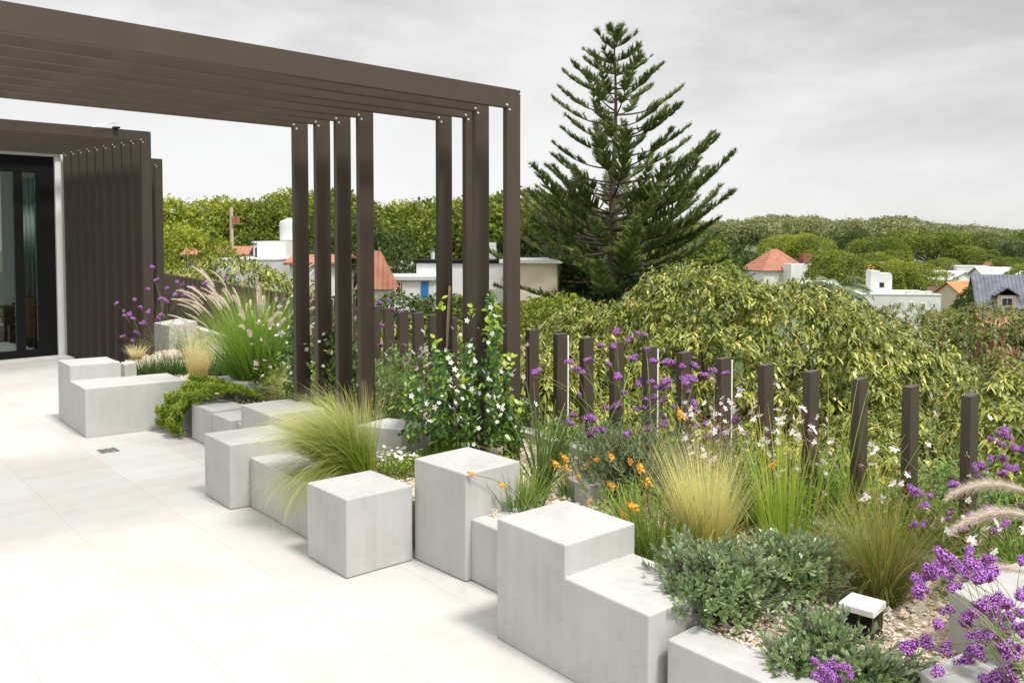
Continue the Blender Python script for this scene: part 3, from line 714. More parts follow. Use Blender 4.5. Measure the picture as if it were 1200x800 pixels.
def head_plant(name, label, cat, base, heads, stem_mat, stem_r=.0017, heads_mesh=None, hname='flower_head', fork=3, spread=.05, scale=(.8, 1.2), leafy=14, leafmat='herb', leafL=.05, group=None, tilt=.35, low_leaves=0, low_r=.1, low_h=.2, face_out=0):
    """a plant whose stems carry flowers at the given points (metres)"""
    base = np.array([base[0], base[1], base[2] if len(base) > 2 else G]); heads = np.asarray(heads, float) - base
    t = thing(name, label, cat, base, group=group)
    n = len(heads); order = np.argsort(np.arctan2(heads[:, 1], heads[:, 0]) + heads[:, 2] * .6)
    heads = heads[order]
    mb = MB(); lp, ld = [], []
    for i in range(0, n, fork):
        hs = heads[i:i + fork]; c = hs.mean(0)
        p0 = np.array([rng.normal(0, spread), rng.normal(0, spread), 0])
        fk = p0 * .28 + c * .72; fk[2] = c[2] * .74
        S = bez(p0[None], fk[None], rng.normal(0, .015, 3), 8)
        tubes(mb, S, np.linspace(1.25, .9, 8)[None] * stem_r, 4)
        H = bez(np.tile(fk, (len(hs), 1)), hs - [0, 0, .012], rng.normal(0, .008, (len(hs), 3)), 6)
        tubes(mb, H, np.linspace(.85, .5, 6)[None] * stem_r, 3)
        for s in (.15, .3, .45, .6, .75, .9)[:max(0, leafy // 2)]:
            q = S[0][int(s * 7)]; a = rng.random() * 6.283
            for da in (0, 3.14): lp.append(q); ld.append([math.cos(a + da), math.sin(a + da), .55])
    mb.build('stems', FOL[stem_mat], t)
    if lp or low_leaves:
        mb = MB()
        if lp: leaves(mb, lp, ld, [0, 0, 1], rng.uniform(.5, 1.2, len(lp)) * leafL, leafL * .17, .3)
        if low_leaves:
            m = low_leaves; r_ = low_r * np.sqrt(rng.random(m)); a = rng.random(m) * 6.283
            pp = np.c_[r_ * np.cos(a), r_ * np.sin(a), rng.random(m) ** 1.2 * low_h * (1.1 - (r_ / low_r) ** 2)]
            dd = nrm(np.c_[np.cos(a), np.sin(a), np.full(m, .6)] + rng.normal(0, .6, (m, 3)))
            leaves(mb, pp, dd, [0, 0, 1], rng.uniform(.6, 1.2, m) * leafL * .9, leafL * .18, .25)
        mb.build('leaves', FOL[leafmat], t)
    if n > 100: heads = heads[:100]
    for i, h in enumerate(heads):
        d = np.array([rng.normal(0, tilt), rng.normal(0, tilt) - face_out * .6, 1])
        o = put(hname, heads_mesh[i % len(heads_mesh)], t, h, rot=orient(d), scale=rng.uniform(*scale))
    return t

def pxheads(lst, d0, d1, jit=0): return np.array([D(x + rng.normal(0, jit), y + rng.normal(0, jit), rng.uniform(d0, d1)) for x, y in lst])
def blob_heads(n, cx, cy, rx, ry, d0, d1, top=None):
    out = []
    while len(out) < n:
        a, b = rng.uniform(-1, 1, 2)
        if a * a + b * b < 1: out.append(D(cx + a * rx, cy + b * ry, rng.uniform(d0, d1)))
    return np.array(out)

# ---- feather grasses
bp = P(233, 449, G)
grass('feather_grass', 'upright golden feather grass tuft behind the trailing green mound', 'grass clump', bp,
      [dict(n=420, base_r=.07, L=(.3, .58), tilt=(0, .34), curve=(.0, .4), width=(.0025, .005))], 'stipa_straw')
bp = P(160, 421, G)
grass('feather_grass', 'small rounded tan grass tuft against the dark slats', 'grass clump', bp,
      [dict(n=260, base_r=.05, L=(.12, .24), tilt=(.1, .6), curve=(.4, 1.3), width=(.003, .005))], 'stipa_straw')
bp = P(418, 560, G + .02)
grass('feather_grass', 'big feather grass leaning left and spilling over a low wall', 'grass clump', bp,
      [dict(n=2300, base_r=.11, L=(.40, .70), tilt=(.0, .32), power=2.0, curve=(.8, 2.0), width=(.0022, .0046), lean=(-.50, -.06), seg=8),
       dict(n=500, base_r=.10, L=(.36, .56), tilt=(.0, .3), curve=(.0, .6), width=(.0022, .0042), lean=(-.10, .05), seg=7),
       dict(n=750, base_r=.12, L=(.40, .64), tilt=(.1, .5), curve=(1.3, 2.2), width=(.002, .004), lean=(-.66, -.36), seg=9)], 'stipa_green')
bp = P(384, 482, G)
grass('feather_grass', 'straw coloured grass behind the leaning feather grass, bending left', 'grass clump', bp,
      [dict(n=900, base_r=.12, L=(.3, .55), tilt=(.0, .4), curve=(.5, 1.3), width=(.0025, .005), lean=(-.55, 0), seg=7)], 'stipa_gold')
bp = P(828, 652, G)
grass('feather_grass', 'golden feather grass fanning upward behind the silver leaved shrub', 'grass clump', bp,
      [dict(n=950, base_r=.08, L=(.26, .56), tilt=(.0, .42), curve=(.0, .8), width=(.0014, .003), seg=7),
       dict(n=260, base_r=.07, L=(.40, .66), tilt=(.0, .3), curve=(.0, .4), width=(.0014, .0028), lean=(-.22, 0), seg=7),
       dict(n=420, base_r=.09, L=(.22, .40), tilt=(.5, .9), curve=(.5, 1.4), width=(.0014, .0028), lean=(.15, -.1), seg=7)], 'stipa_gold')
# ---- tussock and sedge
bp = P(1032, 706, G)
grass('tussock_grass', 'olive green tussock grass behind the white capped garden light', 'grass clump', bp,
      [dict(n=900, base_r=.055, L=(.28, .50), tilt=(.0, .55), curve=(.1, 1.0), width=(.0016, .003), seg=7),
       dict(n=420, base_r=.06, L=(.34, .60), tilt=(.45, .95), curve=(.6, 1.6), width=(.0014, .0026), seg=8)], 'tussock')
bp = P(918, 652, G)
grass('sedge', 'tall yellow green sedge blades between the golden grass and the tussock', 'grass clump', bp,
      [dict(n=120, base_r=.10, L=(.32, .64), tilt=(.0, .22), curve=(.0, .25), width=(.004, .008), seg=6, taper=.5),
       dict(n=50, base_r=.10, L=(.35, .6), tilt=(.2, .5), curve=(.2, .9), width=(.003, .006), seg=7)], 'sedge')
bp = P(985, 655, G)
grass('sedge', 'few tall leaning sedge blades in front of the fence, right of the main sedge', 'grass clump', bp,
      [dict(n=22, base_r=.05, L=(.38, .80), tilt=(.0, .3), curve=(.0, .3), width=(.004, .008), lean=(.16, 0), seg=6, taper=.5)], 'sedge')
bp = P(1010, 622, G)
grass('tussock_grass', 'loose green grass in front of the kerb under the right hand fence posts', 'grass clump', bp,
      [dict(n=380, base_r=.16, L=(.2, .5), tilt=(.1, .6), curve=(.3, 1.3), width=(.002, .004), seg=7)], 'sedge')
# ---- dark tufts
for (x, y, lab, h) in ((176, 436, 'low dark green tuft just behind the stepped bench', .2), (207, 432, 'low dark green tuft left of the golden upright grass', .2), (262, 432, 'dark green tuft at the left foot of the fountain grass', .24)):
    bp = P(x, y, G + .05)
    grass('green_tuft', lab, 'plant', bp, [dict(n=420, base_r=.16, L=(h * .6, h * 1.3), tilt=(.0, .9), curve=(.2, 1.4), width=(.006, .011), seg=5)], 'dark')
bp = P(500, 536, G)
grass('green_tuft', 'low bright green cover left of the tallest middle block', 'plant', bp, [dict(n=900, base_r=.22, L=(.06, .15), tilt=(.0, .8), curve=(.1, 1.0), width=(.004, .008), seg=4)], 'fountain')
# ---- flax
bp = P(634, 578, G)
grass('flax', 'dark strap leaved flax tuft in front of the first fence posts', 'plant', bp,
      [dict(n=34, base_r=.045, L=(.32, .62), tilt=(.0, .42), curve=(.1, .7), width=(.012, .020), seg=7, taper=.55),
       dict(n=10, base_r=.04, L=(.4, .55), tilt=(.5, .9), curve=(.6, 1.2), width=(.008, .014), seg=8, taper=.6)], 'flax')

# ---- fountain grass with plumes
def fountain(label, base, n, Lb, tilt, plumes, meshes, lean=(0, 0), scale=(.85, 1.15), stemL=(.7, .95), ptilt=(.1, .75), pcurve=(.3, .9), width=(.004, .008), nblade_seg=7):
    t = thing('fountain_grass', label, 'ornamental grass', (base[0], base[1], G))
    mb = MB(); blades(mb, n, .13, Lb, tilt, (.2, 1.1), width, lean=lean, seg=nblade_seg); mb.build('leaves', FOL['fountain'], t)
    if not plumes: return t
    mb = MB(); C, d = blades(mb, plumes, .10, stemL, ptilt, pcurve, (.0022, .003), lean=lean, seg=7, taper=.15); mb.build('stems', FOL['stemg'], t)
    for i in range(plumes):
        dv = d[i]; yaw = math.atan2(dv[1], dv[0]); pit = math.asin(np.clip(dv[2], -1, 1))
        put('plume', meshes[i % len(meshes)], t, C[i, -1], rot=mathutils.Euler((rng.normal(0, .3), -pit, yaw), 'XYZ'), scale=rng.uniform(*scale))
    return t
bp = P(302, 462, G)
fountain('big green fountain grass with pinkish plumes in front of the pergola posts', bp, 1900, (.5, 1.02), (.0, .52), 64, PL + PLW, lean=(-.05, 0), width=(.005, .009), stemL=(.70, 1.0), ptilt=(.05, .50))
bp = P(1215, 700, G)
t = fountain('fountain grass at the right edge with thick arching pink plumes', bp, 220, (.25, .5), (.1, .8), 0, PLB)
for (x, y, d, yaw, pit, sc_p) in ((1204, 576, 2.75, 3.0, .32, 1.05), (1212, 606, 2.65, 3.1, .25, 1.1), (1122, 652, 2.7, 3.5, -.35, .95), (1210, 672, 2.5, 2.75, .2, .9)):
    p = D(x, y, d) - np.array([bp[0], bp[1], G])
    put('plume', PLB[0], t, p, rot=mathutils.Euler((0, -pit, yaw), 'XYZ'), scale=sc_p)
    mb = MB(); tubes(mb, bez(np.zeros((1, 3)), p[None], np.zeros(3), 8), np.full((1, 8), .0018), 4); mb.build('stem', FOL['stemg'], t)

# ---- verbena
V1 = [(140,357),(143,364),(152,368),(157,374),(146,373),(140,397),(152,400),(163,392),(172,338),(181,330),(180,313),(188,350),(174,366),(186,372),(168,380),(196,352),(205,346),(212,338),(205,330),(218,330),(213,350),(190,368),(197,340),(158,352),(164,360),(226,336),(240,330),(252,334),(262,326)]
head_plant('verbena', 'purple verbena in front of the dark slat screen, left of the fountain grass', 'flowering plant', P(188, 424, G), pxheads(V1, 8.3, 9.2, 1.5), 'stemg', heads_mesh=VH, scale=(1.0, 1.7), spread=.12, leafy=8)
V2 = [(703,404),(667,425),(687,424),(683,435),(674,430),(631,435),(626,437),(712,427),(722,388),(717,404),(737,397),(748,390),(757,393),(757,408),(737,420),(742,418),(758,417),(765,424),(754,444),(748,452),(764,447),(723,442),(733,461),(726,475),(722,476),(709,478),(679,463),(692,492),(701,506),(706,504),(694,508),(720,508),(717,515),(735,510),(780,425),(787,423),(793,424),(805,428),(812,428),(806,443),(812,443),(826,440),(784,447),(779,447),(761,505),(766,466),(755,468),(778,468),(792,478),(776,487),(777,495),(808,460),(843,466),(752,479),(745,478),(803,510),(798,512),(792,508),(670,488),(668,495)]
head_plant('verbena', 'tall purple verbena in front of the fence posts in the middle of the bed', 'flowering plant', P(748, 578, G), pxheads(V2, 4.4, 5.1, 1.0), 'stemg', heads_mesh=VH, scale=(1.0, 1.5), spread=.16, leafy=12, leafL=.07)
V4 = [(1069,577),(1070,574),(1088,582),(1082,580),(1085,592),(1121,567),(1116,570),(1144,549),(1150,547),(1146,559),(1174,537),(1160,537),(1170,508),(1178,506),(1174,519),(1163,514),(1181,512),(1192,524),(1198,526),(1174,555),(1182,548),(1189,550),(1157,600),(1072,614),(1080,617),(1112,602),(1111,610),(1137,605),(1163,597),(1166,622),(1198,594),(1127,618),(1178,614)]
head_plant('verbena', 'purple verbena with gaura beside the last fence posts at the right edge', 'flowering plant', P(1165, 690, G), pxheads(V4, 2.9, 3.5, 1.0), 'stemg', heads_mesh=VH, scale=(.75, 1.15), spread=.10, leafy=10)
V3 = [(1088,664),(1077,679),(1080,698),(1077,690),(1108,652),(1118,663),(1112,678),(1105,672),(1138,660),(1145,658),(1162,655),(1138,647),(1163,669),(1148,679),(1115,690),(1112,718),(1097,732),(1064,754),(1084,752),(1107,758),(1099,786),(1135,722),(1128,730),(1150,715),(1143,718),(1160,704),(1167,702),(1180,708),(1195,720),(1165,725),(1175,722),(1185,724),(1145,745),(1152,752),(1140,765),(1160,740),(1168,745),(1133,780),(1150,795),(1143,790),(1175,785),(1190,770),(1196,655),(1185,795),(1155,660),(1098,660),(1130,672),(1168,790),(1199,742),(1122,668),(1092,675),(1157,742),(1148,768),(1180,760),(1192,735),(1198,700),(1165,800),(1188,782)]
head_plant('verbena', 'nearest purple verbena leaning in from the right bottom corner', 'flowering plant', (1.52, 2.30, G), pxheads(V3, 2.32, 2.62, 1.0), 'stemg', heads_mesh=VH, scale=(1.0, 1.5), spread=.10, leafy=10, fork=3, leafL=.06)
V5 = [(955,775),(963,783),(972,778),(981,784),(989,782),(975,792),(966,797),(985,795),(958,793),(995,790)]
head_plant('verbena', 'low purple verbena heads over the grey shrub at the bottom of the picture', 'flowering plant', P(985, 815, G), pxheads(V5, 2.45, 2.52, .6), 'stemg', heads_mesh=VH, scale=(.8, 1.1), spread=.03, leafy=8)
# single tall heads seen against the left posts
V6 = [(445,356),(458,352),(459,363),(446,405),(450,380),(462,383),(470,366),(438,360)]
head_plant('verbena', 'thin purple verbena in front of the slats between the tall posts', 'flowering plant', P(452, 470, G), pxheads(V6, 6.3, 6.9, 1), 'stemg', heads_mesh=VH, scale=(.9, 1.3), spread=.08, leafy=6)

# ---- gaura
W1 = blob_heads(56, 322, 400, 30, 55, 6.9, 7.6)
head_plant('gaura', 'white gaura flowers right of the fountain grass, left of the first tall post', 'flowering plant', P(326, 462, G), W1, 'stemg', .0016, GF, 'flower', fork=4, spread=.12, scale=(.9, 1.5), leafy=12, low_leaves=1500, low_r=.30, low_h=.62, leafL=.07)
W2 = np.r_[blob_heads(60, 482, 438, 46, 36, 5.9, 6.5), blob_heads(16, 505, 475, 30, 24, 5.3, 5.6)]
head_plant('gaura', 'white and pink gaura in front of the short slats left of the climber', 'flowering plant', P(482, 512, G), W2, 'stemr', .0015, GF, 'flower', fork=4, spread=.16, scale=(.9, 1.5), leafy=12, low_leaves=2600, low_r=.42, low_h=.52, leafL=.065)
W3 = np.r_[blob_heads(82, 858, 505, 62, 42, 3.9, 4.6), pxheads([(868,455),(866,464),(911,452),(914,460),(909,449),(879,482),(882,490),(809,478),(811,480),(887,488),(860,482),(803,470),(836,444)], 4.2, 4.5)]
head_plant('gaura', 'white gaura flowers behind the golden feather grass by the fence', 'flowering plant', P(868, 598, G), W3, 'stemr', .0014, GF, 'flower', fork=4, spread=.20, scale=(.9, 1.35), leafy=12, low_leaves=1700, low_r=.40, low_h=.40, leafL=.06)
W4 = np.r_[blob_heads(36, 935, 520, 46, 50, 3.8, 4.3), pxheads([(967,499),(954,505),(973,519),(935,512),(947,516),(953,559),(967,577),(980,545)], 3.7, 4.1)]
head_plant('gaura', 'pale pink gaura stems rising through the tall sedge', 'flowering plant', P(935, 622, G), W4, 'stemr', .0014, GF, 'flower', fork=3, spread=.16, scale=(.9, 1.35), leafy=10, low_leaves=900, low_r=.26, low_h=.26, leafL=.05)
W5 = np.r_[pxheads([(1022,520),(1026,525),(1023,532),(1048,525),(1023,543),(1097,485),(1087,519),(1064,555),(1050,563),(1055,565),(1046,566),(1012,585),(1017,580),(1033,584),(1010,545),(967,505),(1159,489),(1133,532),(1155,552),(1137,557),(1139,570),(1157,549),(1113,572),(1088,594),(1154,582),(1130,606),(1123,626)], 3.1, 3.7), blob_heads(12, 1140, 610, 50, 30, 2.9, 3.3)]
head_plant('gaura', 'scattered white gaura on long wands before the last three fence posts', 'flowering plant', P(1080, 655, G), W5, 'stemr', .0013, GF, 'flower', fork=3, spread=.20, scale=(.85, 1.25), leafy=10, low_leaves=1800, low_r=.46, low_h=.30, leafL=.05)
t = head_plant('gaura', 'small sparse gaura above the dark flax by the first fence posts', 'flowering plant', P(622, 560, G), pxheads([(612,406),(617,403),(613,409),(617,470),(627,473),(652,490),(643,480),(600,487)], 5.2, 5.7), 'stemr', .0013, GF, 'flower', fork=3, spread=.06, scale=(.9, 1.3), leafy=6)

# ---- green skirt behind, right edge
bp = P(1150, 668, G)
head_plant('gaura', 'bushy leafy gaura under the arching plumes at the right edge', 'flowering plant', bp, blob_heads(14, 1165, 625, 40, 25, 2.8, 3.2), 'stemr', .0013, GF, 'flower', fork=3, spread=.15, scale=(.7, 1.0), leafy=10, low_leaves=1100, low_r=.34, low_h=.30, leafL=.055)

# ---- grey feathery mound under the verbena
SILV = ((0, .2), (.45, .75), (.78, 1), (1, .25))
def mound(name, label, cat, base, nshoot, R0, Hh, lf, Ls, Ws, per, mt, flat=1.0, z=G, shoot=.07, ry=None, whorl=.6, yaw=0):
    t = thing(name, label, cat, (base[0], base[1], z), yaw)
    i = np.arange(nshoot); ph = i * 2.39996; q = np.sqrt((i + .5) / nshoot)
    lump = 1 + .22 * np.sin(ph * 3 + 1) * q + rng.normal(0, .12, nshoot)
    tip = np.c_[q * np.cos(ph) * R0, q * np.sin(ph) * (ry or R0), np.sqrt(np.maximum(.04, 1 - q ** 2 * .92)) * Hh] * lump[:, None]
    inner = rng.random(nshoot) < .3; tip[inner] *= rng.uniform(.5, .8, (inner.sum(), 1))
    ax = nrm(tip * [1, 1, flat] + [0, 0, Hh * .5] + rng.normal(0, .15 * R0, (nshoot, 3)))
    org = tip * [.12, .12, 0]
    mb = MB(); S = bez(org, tip, rng.normal(0, .01, (nshoot, 3)), 6); tubes(mb, S, np.linspace(.0035, .0015, 6)[None], 3); mb.build('stems', M['bark'], t)
    m = nshoot * per; k = np.repeat(i, per); f = np.tile(np.arange(per) / per, nshoot)
    pos = tip[k] - ax[k] * (f * shoot)[:, None]
    rd = rand_dir(m); rd = nrm(rd - ax[k] * np.sum(rd * ax[k], 1, keepdims=True))
    d = rd * (.35 + f * .8)[:, None] * whorl * 1.6 + ax[k] * (1.1 - f * .75)[:, None]
    mb = MB(); leaves(mb, pos, d, ax[k], rng.uniform(.7, 1.15, m) * Ls, rng.uniform(.8, 1.2, m) * Ws, lf, SILV if mt == 'silver' else LONG, u=np.clip(np.repeat(rng.random(nshoot), per) * .5 + rng.random(m) * .5, 0, 1)); mb.build('leaves', FOL[mt], t)
    return t
mound('lavender', 'grey green feathery mound under the purple verbena', 'shrub', P(735, 585, G), 260, .30, .36, .1, .045, .005, 16, 'grey', shoot=.10, whorl=.5)
mound('lavender', 'soft grey green mound right of the small white block', 'shrub', P(795, 590, G), 130, .20, .30, .1, .045, .005, 14, 'grey', shoot=.10, whorl=.5)
mound('silver_shrub', 'larger silver leaved shrub hanging over the front planter wall', 'shrub', P(838, 722, G), 325, .245, .24, .05, .031, .0115, 15, 'silver', ry=.20, shoot=.06)
mound('silver_shrub', 'silver leaved shrub below the sedge, behind the larger one', 'shrub', P(925, 700, G), 263, .22, .21, .05, .031, .0115, 15, 'silver', ry=.19, shoot=.06)
mound('silver_shrub', 'small silver leaved shrub left of the garden light', 'shrub', P(965, 772, G), 124, .14, .13, .05, .031, .0115, 14, 'silver', shoot=.055)
mound('silver_shrub', 'trailing silver leaved sprigs at the bottom edge', 'shrub', P(1010, 800, G), 155, .20, .08, .05, .031, .0115, 13, 'silver', ry=.13, shoot=.055)
mound('silver_shrub', 'little silver sprig on the planter wall by the bottom edge', 'shrub', P(930, 790, G), 55, .10, .10, .05, .031, .0115, 13, 'silver', shoot=.05)

# ---- trailing green mound
def trailing():
    c = P(238, 466, .28); t = thing('trailing_thyme', 'trailing green mound spilling over the wall down to the paving', 'plant', (c[0], c[1], 0))
    d = d140; nrmv = np.array([-.772, -.636])          # along the wall, out over the terrace
    n = 34000; mb = MB()
    a = rng.uniform(-.36, .34, n); s = rng.uniform(0, 1.05, n)
    ins = s < .55
    wave = .03 * np.sin(a * 23 + s * 9) + .025 * np.sin(a * 41 - s * 15) + .02 * np.sin(s * 37 + a * 12)
    out_ = np.where(ins, -.50 + s / .55 * .53, .03 + .075 * np.sin((s - .55) / .5 * 2.6))
    zz = np.where(ins, .29 + .09 * np.sin(s / .55 * 2.9), .31 - (s - .55) / .5 * .29)
    hang = np.clip((s - .55) / .5, 0, 1)
    lo = -.31 + .02 * hang; hi = np.where(ins, .36 - .10 * (s / .55), .12 - .03 * hang)
    keep = (a > lo - wave) & (a < hi + wave) & (s < 1.0 + wave * 1.5)
    base = np.array([-2.60, 7.105])
    xy = base + a[:, None] * d + (out_ + wave)[:, None] * nrmv
    p = np.c_[xy - c[:2], zz + wave * .6 + rng.normal(0, .013, n)][keep]
    k = len(p); nor = np.where(ins[keep][:, None], np.array([nrmv[0] * .3, nrmv[1] * .3, 1]), np.array([nrmv[0], nrmv[1], -.25]))
    dd = nrm(nor + rng.normal(0, .9, (k, 3)))
    leaves(mb, p, dd, rand_dir(k), rng.uniform(.014, .028, k), .009, .1, OVAL, u=np.clip(.5 + wave[keep] * 7 + rng.normal(0, .25, k), 0, 1))
    mb.build('leaves', FOL['thyme'], t)
    put('flower', DF, t, P(254, 461, .39) - np.r_[c[:2], 0], scale=1.6)
trailing()

# ---- daisies
def daisies(label, base, rx, n, nf, h=.07, z=G):
    t = thing('daisies', label, 'flowering plant', (base[0], base[1], z)); mb = MB()
    r_ = np.sqrt(rng.random(n)) * rx; a = rng.random(n) * 6.283
    p = np.c_[r_ * np.cos(a), r_ * np.sin(a), rng.random(n) * h]
    leaves(mb, p, nrm(rng.normal(0, 1, (n, 3)) + [0, 0, .8]), [0, 0, 1.], .026, .007, .2); mb.build('leaves', FOL['thyme'], t)
    for i in range(nf):
        rr, aa = math.sqrt(rng.random()) * rx, rng.random() * 6.283
        put('flower', DF, t, (rr * math.cos(aa), rr * math.sin(aa), h + rng.random() * .04), rot=(rng.normal(0, .4), rng.normal(0, .4), rng.random() * 6), scale=rng.uniform(.9, 1.4))
daisies('small white daisies growing behind the square block in the middle', P(466, 556, G), .15, 1600, 60, .10)
daisies('few white daisies in the gravel between the sawtooth wall and fountain grass', P(292, 466, G), .22, 700, 26, .05)
daisies('white daisies on the gravel left of the golden feather grass', P(795, 640, G), .10, 260, 12, .05)

# ---- bulbine
def bulbine(label, base, spikes, d0, d1, n=260, r=.1, L=(.12, .3)):
    base = np.array([base[0], base[1], G]); t = thing('bulbine', label, 'flowering plant', base)
    mb = MB(); blades(mb, n, r, L, (.0, .6), (.0, .7), (.004, .007), seg=5, taper=.4); mb.build('leaves', FOL['bulbine'], t)
    h = pxheads(spikes, d0, d1) - base; p0 = np.c_[rng.normal(0, r * .4, (len(h), 2)), np.zeros(len(h))]
    mb = MB(); S = bez(p0, h, rng.normal(0, .01, (len(h), 3)), 8); tubes(mb, S, np.full((1, 8), .0017), 4); mb.build('stems', FOL['stemr'], t)
    for i, q in enumerate(h): put('flower_spike', BS[i % 3], t, q, rot=orient(S[i, -1] - S[i, -3] + [0, 0, .01]), scale=rng.uniform(.75, 1.1))
bulbine('green grassy bulbine with two orange flowers beside the tallest middle block', P(612, 603, G), [(556,556),(590,570)], 4.0, 4.2, 240, .10, (.10, .26))
bulbine('green grassy bulbine behind the largest stepped block with orange flower spikes', P(772, 655, G), [(746,596),(735,606),(776,638),(721,573),(760,571),(719,540),(740,543),(751,552)], 3.5, 4.1, 420, .13, (.14, .32))
bulbine('orange flower spikes standing in the gravel right of the flax', P(675, 582, G), [(653,546),(663,550),(688,550),(698,540),(691,587),(664,540),(678,560)], 4.3, 4.6, 110, .09, (.08, .2))
bulbine('orange bulbine spikes in and behind the golden feather grass', P(838, 625, G), [(840,568),(824,606),(836,560),(845,553),(799,490),(901,548),(852,598)], 3.8, 4.3, 120, .09, (.1, .22))

# ---- climbers on the posts
def climber(label, base, cols, d0, d1, nl, flowers, canes, tips=()):
    """cols: (px, py top, py bottom, half width px) columns of foliage"""
    base = np.array([base[0], base[1], G]); t = thing('jasmine', label, 'climbing plant', base)
    P_, Dv = [], []; mb = MB(); wts = np.array([(c[2] - c[1]) * c[3] for c in cols], float); wts /= wts.sum()
    for c, wt in zip(cols, wts):
        m = int(nl * wt); tt = rng.random(m); py = c[1] + (c[2] - c[1]) * tt
        lump = .65 + .35 * np.sin(tt * 17 + c[0]) + .25 * np.sin(tt * 31)
        hw = c[3] * (.35 + .65 * np.minimum(1, tt * 2.5)) * np.maximum(lump, .3)
        px = c[0] + rng.normal(0, .55, m) * hw
        dd = rng.uniform(d0, d1, m)
        P_.append(np.array([D(a, b, c_) for a, b, c_ in zip(px, py, dd)]) - base)
        k = 8; yy = np.linspace(c[2], c[1] + 4, k)
        for q in range(3): tubes(mb, (np.array([D(c[0] + 2.5 * math.sin(y * .11 + q * 2), y, (d0 + d1) / 2) for y in yy]) - base)[None], np.full((1, k), .0022), 4)
    mb.build('stems', FOL['stemr'], t)
    P_ = np.concatenate(P_); n = len(P_)
    u = rng.random(n) * .84; u[rng.random(n) < .13] = .93
    dv = nrm(rng.normal(0, .7, (n, 3)) + [0, -.5, -.25])
    mb = MB(); leaves(mb, P_, dv, nrm(rng.normal(0, .5, (n, 3)) + [0, -.6, .8]), rng.uniform(.024, .046, n), rng.uniform(.013, .021, n), .15, OVAL, u=u)
    for (x, y) in tips:
        m = 7; c = D(x, y, d0) - base
        leaves(mb, c + np.c_[rng.normal(0, .006, (m, 2)), np.linspace(-.05, .02, m)], nrm(rng.normal(0, .7, (m, 3)) + [0, 0, .4]), [0, -.5, .8], .042, .024, .1, OVAL, u=np.full(m, .97))
    mb.build('leaves', FOL['jasmine'], t)
    for i, (x, y) in enumerate(flowers[:100]):
        put('flower', JF[i % 5], t, D(x, y, d0 - .03) - base, rot=orient([rng.normal(0, .4), -.9, .5 + rng.normal(0, .3)]), scale=rng.uniform(.8, 1.25))
    for (xa, ya, xb, yb) in canes:
        mb = MB(); tubes(mb, (np.array([D(xa, ya, d1), D(xa * .5 + xb * .5, ya * .5 + yb * .5, d1), D(xb, yb, d1)]) - base)[None], np.full((1, 3), .0105), 7)
        mb.build('cane', M['wood'], t, smooth=True)
def scat(n, cx, cy, rx, ry): return [(cx + np.clip(rng.normal(0, .5), -1.1, 1.1) * rx, cy + np.clip(rng.normal(0, .5), -1.1, 1.1) * ry) for _ in range(n)]
climber('thin jasmine vine climbing the leftmost tall pergola post', P(352, 462, G), [(350, 312, 470, 8), (346, 370, 474, 16), (360, 400, 474, 10)], 6.3, 6.7, 1700, scat(16, 347, 415, 14, 60), [(364, 392, 352, 330)], [(349, 315), (355, 330), (352, 350)])
climber('dark leaved jasmine between the second and fourth tall posts', P(402, 478, G), [(402, 342, 482, 17), (390, 385, 480, 18), (418, 400, 482, 12)], 6.0, 6.5, 2600, [(379, 391), (381, 398), (395, 405), (407, 384), (374, 400), (416, 372)] + scat(14, 398, 420, 20, 50), [(412, 440, 411, 330)], [(399, 345), (402, 355)])
climber('large jasmine bush with white star flowers on canes left of the front pergola post', P(545, 528, G), [(576, 342, 520, 14), (550, 400, 522, 22), (516, 412, 518, 24), (484, 438, 515, 22), (594, 430, 520, 10)], 5.05, 5.9, 4600,
        scat(70, 548, 448, 60, 66) + [(575, 360), (581, 356), (578, 390), (575, 445), (580, 370)], [(522, 430, 527, 335), (563, 520, 566, 324)], [(517, 354), (590, 420), (573, 378), (600, 420), (553, 362), (545, 440), (510, 400)])
climber('lime green jasmine shoots at the foot of the front pergola post', P(602, 540, G), [(598, 470, 540, 9), (606, 485, 530, 8)], 5.2, 5.4, 240, [(598, 490), (604, 500)], [], [(600, 470), (607, 474)])

# ---- dead seedhead on the step
bp = P(580, 604, .295)
t = thing('dry_flower', 'dry brown flower head lying on the low step', 'flower', bp)
mb = MB(); leaves(mb, rng.normal(0, .008, (40, 3)) + [0, 0, .014], rng.normal(0, 1, (40, 3)) + [0, 0, .5], [0, 0, 1.], .02, .006, .2); mb.build('petals', FOL['plumew'], t)

# ---- leafy fillers that hide the feet of the posts
def filler(label, base, n, r_, h, mt, Ls=.06, Ws=.014, z=G, cat='plant'):
    t = thing('leafy_herb', label, cat, (base[0], base[1], z)); mb = MB()
    m = 40; a = rng.random(m) * 6.283; q = np.sqrt(rng.random(m)) * r_
    tip = np.c_[q * np.cos(a), q * np.sin(a), h * (1 - .5 * (q / r_) ** 2) * rng.uniform(.6, 1.1, m)]
    S = bez(tip * [.15, .15, 0], tip, rng.normal(0, .015, (m, 3)), 7); tubes(mb, S, np.linspace(.0022, .001, 7)[None], 3); mb.build('stems', FOL['stemg'], t)
    k = rng.integers(0, m, n); f = rng.random(n) ** .8 * 6; i0 = np.minimum(f.astype(int), 5); fr = (f - i0)[:, None]
    p = S[k, i0] * (1 - fr) + S[k, i0 + 1] * fr + rng.normal(0, .018, (n, 3))
    mb = MB(); leaves(mb, p, nrm(rng.normal(0, 1, (n, 3)) + [0, 0, .5]), [0, 0, 1.], rng.uniform(.6, 1.2, n) * Ls, rng.uniform(.7, 1.2, n) * Ws, .25, u=np.clip(rng.random(n) * .6 + rng.random(m)[k] * .4, 0, 1)); mb.build('leaves', FOL[mt], t)
    return t
filler('leafy green herb at the foot of the second and third tall posts', P(378, 478, G), 1500, .26, .42, 'herb')
